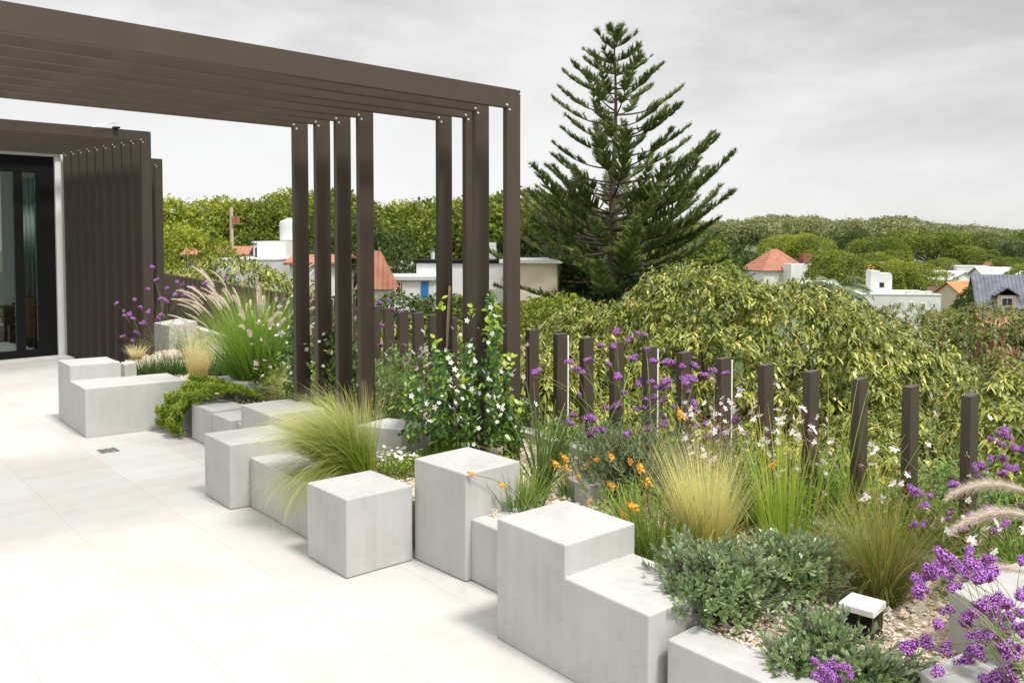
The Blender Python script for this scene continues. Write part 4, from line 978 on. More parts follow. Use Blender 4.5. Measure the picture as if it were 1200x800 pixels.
filler('leafy green herb under the fourth tall post behind the leaning feather grass', P(438, 492, G), 1500, .26, .40, 'herb')
filler('low leafy herb between fountain grass and leftmost tall post', P(335, 470, G), 1400, .26, .36, 'thyme', .045, .010)
filler('green herb along the foot of the short slats seen through the pergola', P(470, 470, G), 1800, .40, .50, 'herb')
filler('leafy green herb behind the large jasmine bush', P(560, 505, G), 1400, .32, .42, 'herb')
filler('low green herb right of the golden upright grass, behind the gravel', P(262, 446, G), 1000, .26, .26, 'dark', .045, .010)
filler('feathery green herb behind the block with verbena, left of the fountain grass', P(222, 420, G), 1600, .34, .48, 'grey', .06, .006)
filler('green herb behind the tall sedge along the kerb', P(960, 606, G), 1300, .32, .34, 'herb')
filler('green herb below the purple verbena in the middle of the bed', P(700, 560, G), 1200, .26, .40, 'grey', .06, .006)
filler('dark green herb in front of the last fence post', P(1130, 615, G), 1500, .30, .36, 'herb')

filler('fine leaved green herb between the golden grass and the sedge', P(872, 625, G), 1300, .22, .34, 'herb', .055, .009)
filler('green herb in front of the fence between tussock and plumes', P(1075, 650, G), 1500, .26, .34, 'herb', .055, .010)
filler('grey green herb behind the white capped light, left of the tussock', P(975, 668, G), 800, .15, .20, 'grey', .045, .006)
filler('feathery green herb around the flax and the first fence posts', P(655, 545, G), 1000, .24, .30, 'herb', .055, .008)
filler('soft green herb around the orange flower spikes by the largest block', P(735, 620, G), 1000, .18, .26, 'thyme', .05, .006)
filler('leafy herb left of the large jasmine bush, behind the pale block', P(462, 488, G), 1600, .30, .40, 'herb', .055, .011)
filler('low leafy herb right of the large jasmine bush at the front pergola post', P(600, 520, G), 900, .20, .36, 'jasmine', .045, .018)
head_plant('verbena', 'slim purple verbena standing between golden grass and fence', 'flowering plant', P(815, 600, G), blob_heads(26, 815, 478, 52, 52, 4.3, 4.8), 'stemg', heads_mesh=VH, scale=(.9, 1.35), spread=.12, leafy=12, leafL=.06)
# ================================================================== the leafy trees right beyond the fence
FOL['mango'] = foliage('drooping leaves with pale yellow edges', [(0, (.022, .042, .008)), (.3, (.07, .092, .011)), (.6, (.17, .178, .02)), (.85, (.28, .27, .055)), (1, (.42, .37, .13))], [(0, (.07, .095, .014)), (.5, (.22, .23, .04)), (1, (.50, .46, .20))], (.5, 1), .2, .38, .5, gain=1.7)
FOL['mango2'] = foliage('drooping leaves with reddish tips', [(0, (.04, .055, .014)), (.35, (.09, .11, .02)), (.7, (.17, .16, .035)), (1, (.24, .14, .05))], trans=.3, rough=.38, spec=.5, gain=1.7)
def leafy_tree(label, c, top, Rx, Ry, depth, n, lsize, mt='mango', seed=1, name='leafy_tree', nlobe=46, lobe=(.6, 1.3), per=10, group='drooping leaved trees beyond the fence'):
    """dome of drooping leaf clusters; c = trunk foot (x, y), top = height of the crown top"""
    global rng; keep, rng = rng, np.random.default_rng(seed); n = int(n * 2.0); lsize *= .66
    t = thing(name, label, 'tree', (c[0], c[1], GND), group=group)
    depth -= lobe[0] * .4; zc = top - depth - GND - lobe[1] * .62
    # trunk and limbs
    mb = MB(); k = 6
    tr = np.c_[np.cumsum(rng.normal(0, .06, k)), np.cumsum(rng.normal(0, .06, k)), np.linspace(0, zc + depth * .2, k)]
    tubes(mb, tr[None], np.linspace(.26, .15, k)[None], 9)
    i = np.arange(nlobe); q = np.sqrt((i + .5) / nlobe); ph = i * 2.39996 + rng.normal(0, .25, nlobe)
    L0 = np.c_[q * np.cos(ph) * Rx, q * np.sin(ph) * Ry, np.sqrt(np.maximum(0, 1 - q ** 2)) * depth * (1 + rng.normal(0, .17, nlobe)) - .4]
    lr = rng.uniform(*lobe, nlobe)
    st = np.tile([0, 0, zc * .75], (nlobe, 1)); en = L0 + [0, 0, zc]
    tubes(mb, bez(st, en, rng.normal(0, .12, (nlobe, 3)), 6), np.linspace(.07, .015, 6)[None], 5)
    mb.build('trunk', M['bark'], t, smooth=True)
    k = rng.choice(nlobe, n, p=lr ** 2 / np.sum(lr ** 2))
    d = rand_dir(n); d[:, 2] = np.abs(d[:, 2]) * 1.0 - .25; d = nrm(d)
    rr = lr[k][:, None] * (1 - .22 * rng.random((n, 1)) ** 2) * [1, 1, .8]
    p = L0[k] + d * rr
    # drop what lies deep inside another lobe
    ins = np.zeros(n, bool)
    for j in range(nlobe):
        e = (p - L0[j]) / (lr[j] * np.array([1, 1, .8])); ins |= (np.sum(e * e, 1) < .6) & (k != j)
    p, d, k = p[~ins], d[~ins], k[~ins]; n = len(p)
    p[:, 2] += zc
    # clusters of leaves hanging from each tip
    m = n * per; kk = np.repeat(np.arange(n), per)
    a = rng.random(m) * 6.283; el = rng.normal(-.55, .45, m)
    dv = np.c_[np.cos(a) * np.cos(el), np.sin(a) * np.cos(el), np.sin(el)] + d[kk] * .55
    pos = p[kk] + rng.normal(0, lsize * .28, (m, 3))
    cl = rng.random(n); cl = np.where(rng.random(n) < .3, cl * .3, cl)
    u = np.clip(cl[kk] * .62 + rng.random(m) * .42 - .03, 0, 1)
    mb = MB(); leaves(mb, pos, dv, [0, 0, 1.], rng.uniform(.65, 1.2, m) * lsize, lsize * rng.uniform(.30, .42, m), .35, ((0, .2), (.42, 1), (1, .06)), u=u)
    mb.build('crown', FOL[mt], t)
    rng = keep; return t
leafy_tree('broad pale green tree with drooping leaves, widest one behind the middle fence posts', (3.35, 14.4), 1.15, 3.7, 4.2, 3.0, 9500, .165, seed=1, nlobe=70)
leafy_tree('nearest drooping leaved tree close behind the fence, below the broad one', (2.7, 8.9), -.18, 2.9, 2.9, 2.4, 8500, .14, seed=2, nlobe=60, lobe=(.5, .95))
leafy_tree('drooping leaved tree behind the last fence posts on the right', (5.3, 9.4), .10, 3.2, 3.4, 2.8, 8500, .145, seed=3, nlobe=60, lobe=(.5, 1.0))
leafy_tree('duller green tree with reddish leaf tips below the slate roofed house', (8.3, 16.6), .30, 3.3, 3.0, 2.8, 6500, .165, 'mango2', seed=4)
leafy_tree('drooping leaved tree seen through the pergola posts', (-1.0, 13.0), .55, 2.6, 2.6, 2.6, 5200, .15, seed=5)
leafy_tree('drooping leaved tree behind the short slats left of the pine', (.75, 10.9), .42, 1.7, 1.8, 2.2, 3600, .14, seed=6, nlobe=34, lobe=(.4, .8))
leafy_tree('drooping leaved tree low at the right edge, close to the terrace', (4.9, 5.6), -.55, 2.2, 2.2, 2.4, 5500, .125, seed=7, nlobe=50, lobe=(.4, .8))
leafy_tree('yellow green tree top in front of the red roof, right of the slat screen', (-7.6, 22.5), 1.25, 2.6, 2.6, 2.2, 3800, .19, seed=8)
leafy_tree('drooping leaved tree filling the gap below the broad one and the duller tree', (6.2, 13.2), -.10, 2.6, 2.8, 2.6, 5600, .155, seed=9)

# ================================================================== town trees
FOL['tree_y'] = foliage('yellow green tree leaves', [(0, (.07, .10, .012)), (.5, (.155, .19, .018)), (1, (.29, .29, .035))], trans=.3, rough=.55, gain=1.45)
FOL['tree_g'] = foliage('mid green tree leaves', [(0, (.05, .075, .010)), (.5, (.115, .145, .016)), (1, (.22, .235, .03))], trans=.3, rough=.55, gain=1.45)
FOL['tree_d'] = foliage('dark green tree leaves', [(0, (.02, .04, .01)), (.6, (.05, .08, .015)), (1, (.09, .12, .025))], trans=.2, rough=.5, gain=1.3)
FOL['tree_o'] = foliage('olive grey tree leaves', [(0, (.06, .075, .025)), (.5, (.12, .14, .045)), (1, (.20, .22, .08))], trans=.3, rough=.6, gain=1.45)
def crown_mesh(seed, Rr, H, n, ls, nlobe=30, under=.25, lob=(.20, .42)):
    """crown and trunk meshes of a rounded tree of radius Rr and height H, foot at 0"""
    r_ = np.random.default_rng(seed)
    zc = H * .60; zr = H * .40
    i = np.arange(nlobe); z = 1 - (i + .5) / nlobe * (1 + under); q = np.sqrt(np.maximum(0, 1 - z * z)); ph = i * 2.39996 + r_.normal(0, .3, nlobe)
    L0 = np.c_[q * np.cos(ph) * Rr * .68, q * np.sin(ph) * Rr * .68, zc + z * zr * .68] * (1 + np.c_[r_.normal(0, .1, (nlobe, 2)), r_.normal(0, .03, nlobe)])
    lr = r_.uniform(*lob, nlobe) * Rr
    k = r_.choice(nlobe, n, p=lr ** 2 / np.sum(lr ** 2)); d = r_.normal(size=(n, 3)); d /= np.linalg.norm(d, axis=1, keepdims=True)
    d[:, 2] = np.where(d[:, 2] < -.45, -d[:, 2], d[:, 2])
    sc = np.array([1, 1, max(.7, zr / Rr)])
    p = L0[k] + d * lr[k][:, None] * (1 - .25 * r_.random((n, 1)) ** 1.5) * sc
    p += r_.normal(0, ls * .35, (n, 3))
    ins = np.zeros(n, bool)
    for j in range(nlobe):
        e = (p - L0[j]) / (lr[j] * sc); ins |= (np.sum(e * e, 1) < .45) & (k != j)
    p, d, k = p[~ins], d[~ins], k[~ins]; n = len(p)
    dv = d + r_.normal(0, .75, (n, 3)); up = r_.normal(0, 1, (n, 3)) + d
    lu = r_.random(nlobe)
    u = np.clip(lu[k] * .45 + r_.random(n) * .6 - .03, 0, 1)
    mb = MB(); s = r_.uniform(.6, 1.3, n) * ls
    leaves(mb, p - nrm(dv) * s[:, None] * .5, dv, up, s, s * .5, .15, ((0, .15), (.4, 1), (1, .1)), u=u)
    mt = MB(); kk = 5
    tubes(mt, np.c_[r_.normal(0, .05, kk), r_.normal(0, .05, kk), np.linspace(0, zc, kk)][None], np.linspace(.035, .018, kk)[None] * H * .8, 7)
    st = np.tile([0, 0, zc * .55], (nlobe, 1)); tubes(mt, bez(st, L0, r_.normal(0, .2, (nlobe, 3)), 5), np.linspace(.010, .003, 5)[None] * H, 4)
    return mb, mt.data('trunk', [M['bark']], True)
TV = {}
for i, (mt, Rr, H, n, ls) in enumerate([('tree_y', 4.2, 10, 18050, 0.245), ('tree_y', 4.6, 11, 18050, 0.245), ('tree_g', 4.4, 10.5, 18050, 0.245), ('tree_g', 4.8, 10, 18050, 0.259), ('tree_d', 4.0, 9, 16150, 0.230), ('tree_o', 4.8, 10, 16150, 0.259)]):
    mb, tm = crown_mesh(200 + i, Rr, H, n, ls); TV.setdefault(mt, []).append((mb.data('crown', [FOL[mt]]), tm, H))
def town_tree(label, px, pytop, d, mt, v=0, wide=1.0, group='rounded trees of the town', name='round_tree', cat='tree', rz=None):
    p = D(px, pytop, d); H = p[2] - GND; cm, tm, H0 = TV[mt][v % len(TV[mt])]; s = H / H0
    t = thing(name, label, cat, (p[0], p[1], GND), rng.random() * 6.283 if rz is None else rz, group=group)
    for nm, me in (('crown', cm), ('trunk', tm)): put(nm, me, t, scale=(s * wide, s * wide, s))
    return t
Y, GR, DK, OL = 'tree_y', 'tree_g', 'tree_d', 'tree_o'
LT = [(190, 240, 62, Y, 0, 1.2, 'yellow green tree directly right of the slat screen, back row'), (222, 250, 57, Y, 1, .9, 'lower yellow green tree left of the utility pole'), (250, 238, 64, Y, 0, 1.2, 'yellow green tree just left of the utility pole'),
      (292, 234, 60, Y, 1, 1.25, 'bushy yellow green tree right of the utility pole'), (330, 226, 66, GR, 0, 1.2, 'green tree rising behind the white water tank'), (366, 222, 60, Y, 0, 1.1, 'tall yellow green tree behind the first two tall posts'), (400, 226, 64, GR, 1, 1.1, 'green tree behind the third tall post'),
      (440, 232, 58, GR, 0, 1.15, 'rounded green tree in the wide gap of the pergola, left part'), (474, 250, 66, Y, 1, 1.1, 'lower yellow green tree in the wide gap of the pergola'), (508, 244, 62, Y, 0, 1.0, 'yellow green tree left of the fifth tall post'), (545, 232, 60, GR, 1, 1.2, 'green tree behind the paired posts'),
      (585, 226, 64, GR, 0, 1.2, 'green tree left of the front pergola post'), (628, 220, 58, GR, 1, 1.3, 'large green tree between the front pergola post and the pine'), (665, 232, 62, Y, 1, 1.2, 'yellow green tree half hidden behind the left side of the pine'), (420, 262, 52, DK, 0, .9, 'darker tree behind the red gabled roof'),
      (480, 285, 60, DK, 0, 1.1, 'dark tree behind the low workshop'), (640, 268, 54, DK, 0, 1.1, 'dark tree behind the cream flat roofed house'), (700, 250, 66, GR, 0, 1.2, 'green tree behind the pine, left of its trunk'), (770, 262, 70, GR, 1, 1.3, 'green tree behind the pine, right of its trunk'), (300, 262, 54, GR, 1, 1.1, 'low green tree behind the white stair tower'), (225, 272, 50, Y, 0, .9, 'small yellow green tree over the red roof chimney')]
for i, (x, y, d, mt, v, wd, lab) in enumerate(LT): town_tree(lab, x, y + (6 if i % 2 else -5) + rng.normal(0, 3), d + (5 if i % 2 else -3), mt, v, wd * .84)
RT = [(822, 272, 84, DK, 0, 1.0, 'dark spreading tree right behind the pine branches'), (800, 286, 66, DK, 0, 1.2, 'dark tree under the right branches of the pine'), (866, 290, 150, DK, 0, 1.0, 'dark tree between the pine and the hipped red roof'), (916, 276, 150, Y, 0, 1.2, 'yellow green tree above the hipped red roof'), (945, 274, 145, Y, 1, 1.2, 'yellow green tree right of the brick chimney'),
      (990, 290, 96, GR, 0, 1.35, 'rounded mid green tree right of the hipped red roof'), (1003, 270, 165, DK, 0, 1.1, 'darker tree on the far hillside, left of centre'), (1030, 276, 150, GR, 1, 1.3, 'green tree behind the rounded one'), (1062, 266, 170, GR, 0, 1.3, 'green tree on the hillside, left of the biggest clump'), (1095, 270, 160, GR, 1, 1.4, 'big rounded tree in the middle of the hillside'),
      (1128, 268, 165, GR, 0, 1.4, 'big rounded tree beside the one in the middle of the hillside'), (1160, 272, 160, OL, 0, 1.3, 'olive grey tree on the right hillside'), (1192, 284, 150, DK, 0, 1.3, 'dark brownish tree at the right edge of the hillside'), (1075, 308, 100, Y, 1, 1.4, 'yellow green tree behind the white tower'), (1050, 306, 98, Y, 0, 1.1, 'yellow green tree left of the other one behind the white tower'),
      (1105, 300, 128, GR, 0, 1.2, 'green tree over the far white cluster of houses'), (1178, 300, 125, GR, 1, 1.1, 'green tree behind the white house at the right edge'), (1200, 308, 90, Y, 0, .8, 'bright yellow green tree cut by the right edge'), (962, 300, 122, GR, 1, 1.0, 'green tree between the brick chimney and the rounded one'), (1150, 288, 150, GR, 0, 1.1, 'lower green tree on the right hillside'), (1030, 296, 130, Y, 1, 1.0, 'yellow green tree above the orange roof'), (1225, 268, 170, GR, 1, 1.5, 'green tree just past the right edge of the hillside')]
for x, y, d, mt, v, wd, lab in RT: town_tree(lab, x, y, d, mt, v, wd, group='rounded trees right of the pine')
# shrubs that close the gardens
for x, y, d, mt, wd, lab in ((1011, 357, 58, DK, 1.0, 'clipped round dark bush in front of the white tower'), (1142, 338, 62, DK, .7, 'small dark tree beside the slate roof'), (812, 322, 60, GR, 1.1, 'green bush below the dark spreading tree'), (960, 326, 70, GR, 1.0, 'green bush in front of the hipped red roof'), (1108, 358, 56, GR, .8, 'green bush right of the slim brick chimney'),
                             (690, 312, 46, DK, 1.2, 'dark bush at the left foot of the pine'), (760, 312, 46, DK, 1.3, 'dark bush at the right foot of the pine'), (830, 306, 52, GR, 1.2, 'green bush between the pine and the dark trees'), (455, 351, 33, DK, 1.1, 'blue green hedge bush below the workshop windows'), (506, 352, 32, DK, 1.0, 'blue green hedge bush below the blue door'),
                             (560, 338, 36, GR, 1.0, 'green bush in front of the long white wall'), (640, 336, 32, GR, 1.0, 'green bush in front of the cream house')):
    town_tree(lab, x, y, d, mt, 0, wd, group='garden bushes between the houses', name='garden_bush', cat='bush')
# the far wood on the horizon: reads as one mass
far = MB()
mbs = [crown_mesh(300 + i, 6, 13, 2400, .72, 16)[0] for i in range(3)]
for i in range(150):
    x = rng.uniform(820, 1330) if i < 110 else rng.uniform(-150, 820); d = rng.uniform(235, 330)
    y = 255 + 14 * np.clip((x - 1000) / 200, 0, 1) + rng.normal(0, 2.2) + (4 if x < 870 else 0)
    if i >= 110: y = rng.uniform(262, 270)
    p = D(x, y, d); s = (p[2] - GND) / 13; src = mbs[i % 3]; a = rng.random() * 6.28
    V = src.V[0] * s; V = np.c_[V[:, 0] * math.cos(a) - V[:, 1] * math.sin(a), V[:, 0] * math.sin(a) + V[:, 1] * math.cos(a), V[:, 2]] * [1.2, 1.2, 1] + [p[0], p[1], GND]
    far.add(V, src.F[0], np.c_[np.clip(src.U[0][:, 0] * .7 + rng.random() * .3, 0, 1), src.U[0][:, 1]])
FOL['far'] = foliage('haze-paled olive leaves of the far wood', [(0, (.10, .12, .045)), (.5, (.19, .205, .085)), (1, (.29, .295, .14))], trans=.3, rough=.7, gain=1.25)  # olive leaf tone lightened, slight distance haze put into the colour
kind(far.build('far_wood', FOL['far']), 'stuff')

# ================================================================== the tall pine
def pine():
    global rng; keep, rng = rng, np.random.default_rng(77)
    d = 45.0; ap = D(720, 36, d); H = ap[2] - GND; s = d / F
    t = thing('pine_tree', 'tall dark layered pine with upswept branches towering over the garden', 'tree', (ap[0], ap[1], GND))
    mb = MB(); k = 12; zz = np.linspace(0, H, k)
    tr = np.c_[.10 * np.sin(zz * .5), .05 * np.cos(zz * .4), zz]; tubes(mb, tr[None], np.linspace(.34, .02, k)[None], 9); 
    FV = MB(); br_p, br_r = [], []
    tpx = 6.0
    while tpx < 315:
        gap = 14.5 + tpx * .012 if tpx < 195 else 10
        nb = 4 if tpx < 25 else 5 if tpx < 190 else 7
        a0 = rng.random() * 6.28
        for b in range(nb):
            a = a0 + b / nb * 6.283 + rng.normal(0, .16)
            tt = tpx + rng.normal(0, gap * .16)
            L = float(np.interp(tt, [0, 12, 35, 60, 96, 149, 203, 241, 290, 325], [10, 28, 44, 60, 86, 98, 146, 178, 165, 150])) * rng.uniform(.7, 1.04)
            side = math.cos(a)
            if side < -.2 and 120 < tt < 290: L *= .80
            if tt > 235: L *= 1.0 - .25 * rng.random()
            L = max(4., L) * s
            el = R(rng.normal(22, 4)) if tt < 225 else R(np.interp(tt, [225, 290, 320], [22, 8, -4]) + rng.normal(0, 4))
            if tt < 30: el = R(30)
            h0 = H - tt * s
            kk = 9; q = np.linspace(0, 1, kk)
            sag = .085 * L * np.sin(q * np.pi)
            C = np.stack([np.cos(a) * np.cos(el) * L * q, np.sin(a) * np.cos(el) * L * q, h0 + np.sin(el) * L * q - sag + .09 * L * q ** 3], -1) + [float(np.interp(h0, zz, tr[:, 0])), float(np.interp(h0, zz, tr[:, 1])), 0]
            br_p.append(C); br_r.append(np.linspace(.012 * L + .012, .012, kk))
            # side sprays: rope-like shoots to both sides and upward, longest around the middle
            ax = nrm(C[-1] - C[0]); sd = nrm(np.cross(ax, UP)); up = np.cross(sd, ax)
            m = int(9 + L * (7.5 if tt < 190 else 11)); f = np.sort(rng.uniform(.36 if 60 < tt < 200 else .25 if tt > 60 else .05, 1, m)); f = f ** .8
            sg = np.where(np.arange(m) % 2 == 0, 1, -1)
            ls = (.26 + .085 * L) * np.sin(np.pi * np.clip(.16 + f * .78, 0, 1)) ** .8 * rng.uniform(.65, 1.2, m)
            p0 = np.stack([np.interp(f, q, C[:, j]) for j in range(3)], -1)
            dv = nrm(ax * .75 + sd * (sg * rng.uniform(.35, 1.0, m))[:, None] + up * rng.uniform(.05, .55, m)[:, None])
            p1 = p0 + dv * ls[:, None] + UP * (ls * .12)[:, None]
            SP = bez(p0, p1, np.zeros(3), 4, .5); SP = np.stack([p0, p0 + (p1 - p0) * .35 - UP * (ls * .03)[:, None], p0 + (p1 - p0) * .7 - UP * (ls * .02)[:, None], p1], 1)
            uu = np.clip(rng.random(m) * .6 + .4 * rng.random(), 0, 1)
            tubes(FV, SP, np.array([.03, .052, .045, .010])[None] * rng.uniform(.8, 1.25, (m, 1)), 5, u=uu)
            # needles standing off the shoots
            nn = m * 16; kx = np.repeat(np.arange(m), 16); g = rng.random(nn)
            pp = p0[kx] + (p1 - p0)[kx] * g[:, None]; nd = nrm(dv[kx] * .9 + rng.normal(0, .55, (nn, 3)) + UP * .25)
            leaves(FV, pp, nd, rand_dir(nn), rng.uniform(.12, .24, nn), .03, 0, ((0, 1), (1, .2)), u=np.clip(uu[kx] + rng.normal(0, .15, nn), 0, 1))
        tpx += gap
    tubes(mb, np.array(br_p), np.array(br_r), 5)
    mb.build('trunk', M['bark'], t, smooth=True)
    m = foliage('dark pine needles', [(0, (.05, .075, .020)), (.5, (.115, .15, .038)), (1, (.24, .265, .075))], trans=.12, rough=.5)
    FV.build('crown', m, t); rng = keep
pine()

# ================================================================== palm
def palm():
    d = 52; p = D(978, 338, d); t = thing('palm_tree', 'grey green feather palm in front of the white tower house', 'palm', (p[0], p[1], GND)); H = p[2] - GND - .4
    mb = MB(); tubes(mb, np.c_[np.zeros(5), np.zeros(5), np.linspace(0, H, 5)][None], np.full((1, 5), .2), 8); mb.build('trunk', M['bark'], t, smooth=True)
    mb = MB(); n = 26; a = rng.random(n) * 6.283; el = rng.uniform(.1, 1.3, n); L = 2.3
    q = np.linspace(0, 1, 9); C = []
    for i in range(n):
        th = el[i] - 1.7 * q ** 1.3; hx = np.r_[0, np.cumsum(np.cos(th[:-1]) / 8)] * L; hz = np.r_[0, np.cumsum(np.sin(th[:-1]) / 8)] * L
        C.append(np.c_[hx * math.cos(a[i]), hx * math.sin(a[i]), hz + H])
    C = np.array(C); tubes(mb, C, np.linspace(.03, .008, 9)[None], 4)
    for i in range(n):
        f = np.repeat(np.linspace(.12, .98, 30), 2); pp = np.stack([np.interp(f, q, C[i, :, j]) for j in range(3)], -1); ax = nrm(np.stack([np.interp(f, q, np.gradient(C[i, :, j])) for j in range(3)], -1))
        sd = nrm(np.cross(ax, UP + .001)); sg = np.tile([1, -1], 30)[:, None]
        leaves(mb, pp, ax * .7 + sd * sg - UP * .25, UP, .5, .05, .3, u=rng.random(60))
    mb.build('crown', foliage('grey green palm fronds', [(0, (.10, .14, .06)), (1, (.22, .26, .12))], trans=.2), t)
palm()

# ================================================================== houses
def win(parent, x, z, w_, h_, yf, frame=M['white'], glass=None):
    """window on the wall face at local y = yf (facing -y)"""
    mb = MB(); t = .07
    for a, b, c, d_ in ((x - w_ / 2, x + w_ / 2, z, z + t), (x - w_ / 2, x + w_ / 2, z + h_ - t, z + h_), (x - w_ / 2, x - w_ / 2 + t, z + t, z + h_ - t), (x + w_ / 2 - t, x + w_ / 2, z + t, z + h_ - t), (x - t / 2, x + t / 2, z + t, z + h_ - t)):
        box(mb, a, b, yf - .06, yf - .003, c, d_)
    f = mb.build('window', frame, parent)
    mb = MB(); box(mb, x - w_ / 2 + t, x + w_ / 2 - t, yf - .03, yf - .004, z + t, z + h_ - t); mb.build('pane', glass or M['darkglass'], f)
def house(label, px, py_top, d, rz, w_, dp, mt, roof='flat', rm=None, eave=None, wins=(), over=.25, slab=None, cat='house', z_top=None):
    """py_top: row of the highest edge (parapet or ridge); eave: row of the eaves; wins: (x, up from ground, w, h)"""
    p = D(px, py_top, d); H = p[2] - GND
    t = thing('house', label, cat, (p[0], p[1], GND), R(rz)); hw, hd = w_ / 2, dp / 2
    eh = H if eave is None else D(px, eave, d)[2] - GND
    mb = MB()
    if roof == 'gable':     # ridge along x
        prof = [(-hd, 0), (hd, 0), (hd, eh), (0, H - .05), (-hd, eh)]; n = 5
        a = np.array([[-hw, y, z] for y, z in prof]); b = np.array([[hw, y, z] for y, z in prof]); i = np.arange(5); j = (i + 1) % 5
        mb.add(np.r_[a, b], np.c_[i, j, j + 5, i + 5]); mb.F.append(np.array([i[::-1] + mb.n - 10])); mb.M.append(np.array([0])); mb.F.append(np.array([i + 5 + mb.n - 10])); mb.M.append(np.array([0]))
    elif roof == 'gabley':  # ridge along y
        prof = [(-hw, 0), (hw, 0), (hw, eh), (0, H - .05), (-hw, eh)]
        a = np.array([[x, -hd, z] for x, z in prof]); b = np.array([[x, hd, z] for x, z in prof]); i = np.arange(5); j = (i + 1) % 5
        mb.add(np.r_[a, b], np.c_[i, j, j + 5, i + 5]); mb.F.append(np.array([i[::-1] + mb.n - 10])); mb.M.append(np.array([0])); mb.F.append(np.array([i + 5 + mb.n - 10])); mb.M.append(np.array([0]))
    else: box(mb, -hw, hw, -hd, hd, 0, eh)
    mb.build('wall', mt, t)
    th = .12; mb = MB()
    if roof in ('gable', 'gabley'):
        run = hd if roof == 'gable' else hw; ln = hw if roof == 'gable' else hd
        sl = (H - eh) / run
        for sg in (-1, 1):
            pts = []
            for u_, zoff in ((-(ln + over), 0), ((ln + over), 0)):
                pts += [[u_, 0, H + zoff], [u_, sg * (run + over), eh - sl * over]]
            q = np.array([pts[0], pts[1], pts[3], pts[2]]) + [0, sg * .002, .01]
            q2 = q + [0, 0, th]
            V = np.r_[q, q2]
            if roof == 'gabley': V = V[:, [1, 0, 2]]
            mb.add(V, BF)
        mb.build('roof', rm, t)
    elif roof == 'hip':
        e = [[-hw - over, -hd - over, eh], [hw + over, -hd - over, eh], [hw + over, hd + over, eh], [-hw - over, hd + over, eh]]
        k = max(0, hw - hd); top = [[-k - .01, 0, H], [k + .01, 0, H]]
        V = np.array(e + top) + [0, 0, .01]; mb.add(V, [[0, 1, 5, 4], [2, 3, 4, 5]]); mb.F.append(np.array([[1, 2, 5], [3, 0, 4]]) + mb.n - 6); mb.M.append(np.array([0, 0])); mb.F.append(np.array([[3, 2, 1, 0]]) + mb.n - 6); mb.M.append(np.array([0]))
        mb.build('roof', rm, t)
    else:
        ov = over if slab else -.0; box(mb, -hw - (ov if slab else .04), hw + (ov if slab else .04), -hd - (ov if slab else .04), hd + (ov if slab else .04), H + .003, H + (.18 if slab else .08)); mb.build('roof', rm or M['white'], t)
    for x, z, a, b in wins: win(t, x, z, a, b, -hd)
    return t, H, hw, hd
def add_box(parent, name, m, x0, x1, y0, y1, z0, z1):
    mb = MB(); box(mb, x0, x1, y0, y1, z0, z1); return mb.build(name, m, parent)
def add_cyl(parent, name, m, x, y, z0, z1, r_, n=14, cone=0):
    mb = MB(); zs = [z0, z0 + .002, z1 - .08, z1, z1 + .001]; tubes(mb, np.array([[[x, y, z] for z in zs]]), np.array([[.001, r_, r_, r_ * .86, .001]]), n); return mb.build(name, m, parent)
def tank(label, px, yt, yb, d, r_, m):
    a, b = D(px, yt, d), D(px, yb, d); t = thing('water_tank', label, 'water tank', (b[0], b[1], b[2] + .01)); h = a[2] - b[2]
    mb = MB(); zs = np.array([0, .001, .06, .35, .7, .86, .95, 1, 1.001]) * h; rs = np.array([.01, .95, 1, .97, 1, .98, .72, .4, .01]) * r_
    tubes(mb, np.array([[[0, 0, z] for z in zs]]), rs[None], 20); mb.build('body', m, t, smooth=False)
    mb = MB(); tubes(mb, np.array([[[0, 0, h], [0, 0, h + .01], [0, 0, h + .07], [0, 0, h + .075]]]), np.array([[.01, r_ * .36, r_ * .36, .01]]), 14); mb.build('lid', m, t)

# left group
t, H, hw, hd = house('low house with red tiled roof and small chimney behind the fountain grass plumes', 258, 291, 52, 10, 3.2, 4, M['white'], 'gable', M['terra'], 299)
add_box(t, 'chimney', M['brick'], -1.3, -.85, -.3, .3, H - .6, H + .45)
t, H, hw, hd = house('white walled house with stair tower behind the plumes, left of the tall posts', 316, 303, 48, -6, 3.1, 6, M['greywall'], 'flat', M['white'])
add_box(t, 'stair_tower', M['white'], -.05, hw - .05, -1.6, 1.2, H + .09, H + .95)
mb = MB(); V = [[-hw - 2.3, -2.99, H - 1.6], [-hw - .02, -2.99, H - 1.6], [-hw - .02, -2.99, H + .05], [-hw - 2.3, 2, H - 1.6], [-hw - .02, 2, H - 1.6], [-hw - .02, 2, H + .05]]
mb.add(V, [[0, 1, 4, 3], [1, 2, 5, 4], [0, 3, 5, 2]]); mb.F.append(np.array([[0, 2, 1], [3, 4, 5]])); mb.M.append(np.array([0, 0])); mb.build('sloping_roof', M['white'], t)
add_box(t, 'wing', M['greywall'], -hw - 2.3, -hw - .02, -2.95, 2, .0, H - 1.62)
tank('white water tank on top of the stair tower', 340, 257, 282, 48.3, .56, M['tank'])
tank('dark squat water tank on the white roof in front of the stair tower', 305.5, 289, 303, 47.5, .30, M['dtank'])
c_ = D(299, 303, 48.6); v = thing('roof_vent', 'grey capped roof vent beside the dark tank', 'vent', c_ + [0, 0, .09])
add_cyl(v, 'pipe', M['greywall'], 0, 0, 0, .72, .11); add_cyl(v, 'cap', M['steel'], 0, 0, .74, .86, .19)
t, H, hw, hd = house('white house with red roof glimpsed between the tall posts', 379, 301, 45, 4, 2.5, 5, M['white'], 'gable', M['terra'], 308, wins=((.2, 5.2, .6, .8),))
t, H, hw, hd = house('house with a steep orange tiled gable right of the fourth tall post', 442, 294, 42, 4, 1.5, 1.2, M['white'], 'hip', M['terra'], 338)
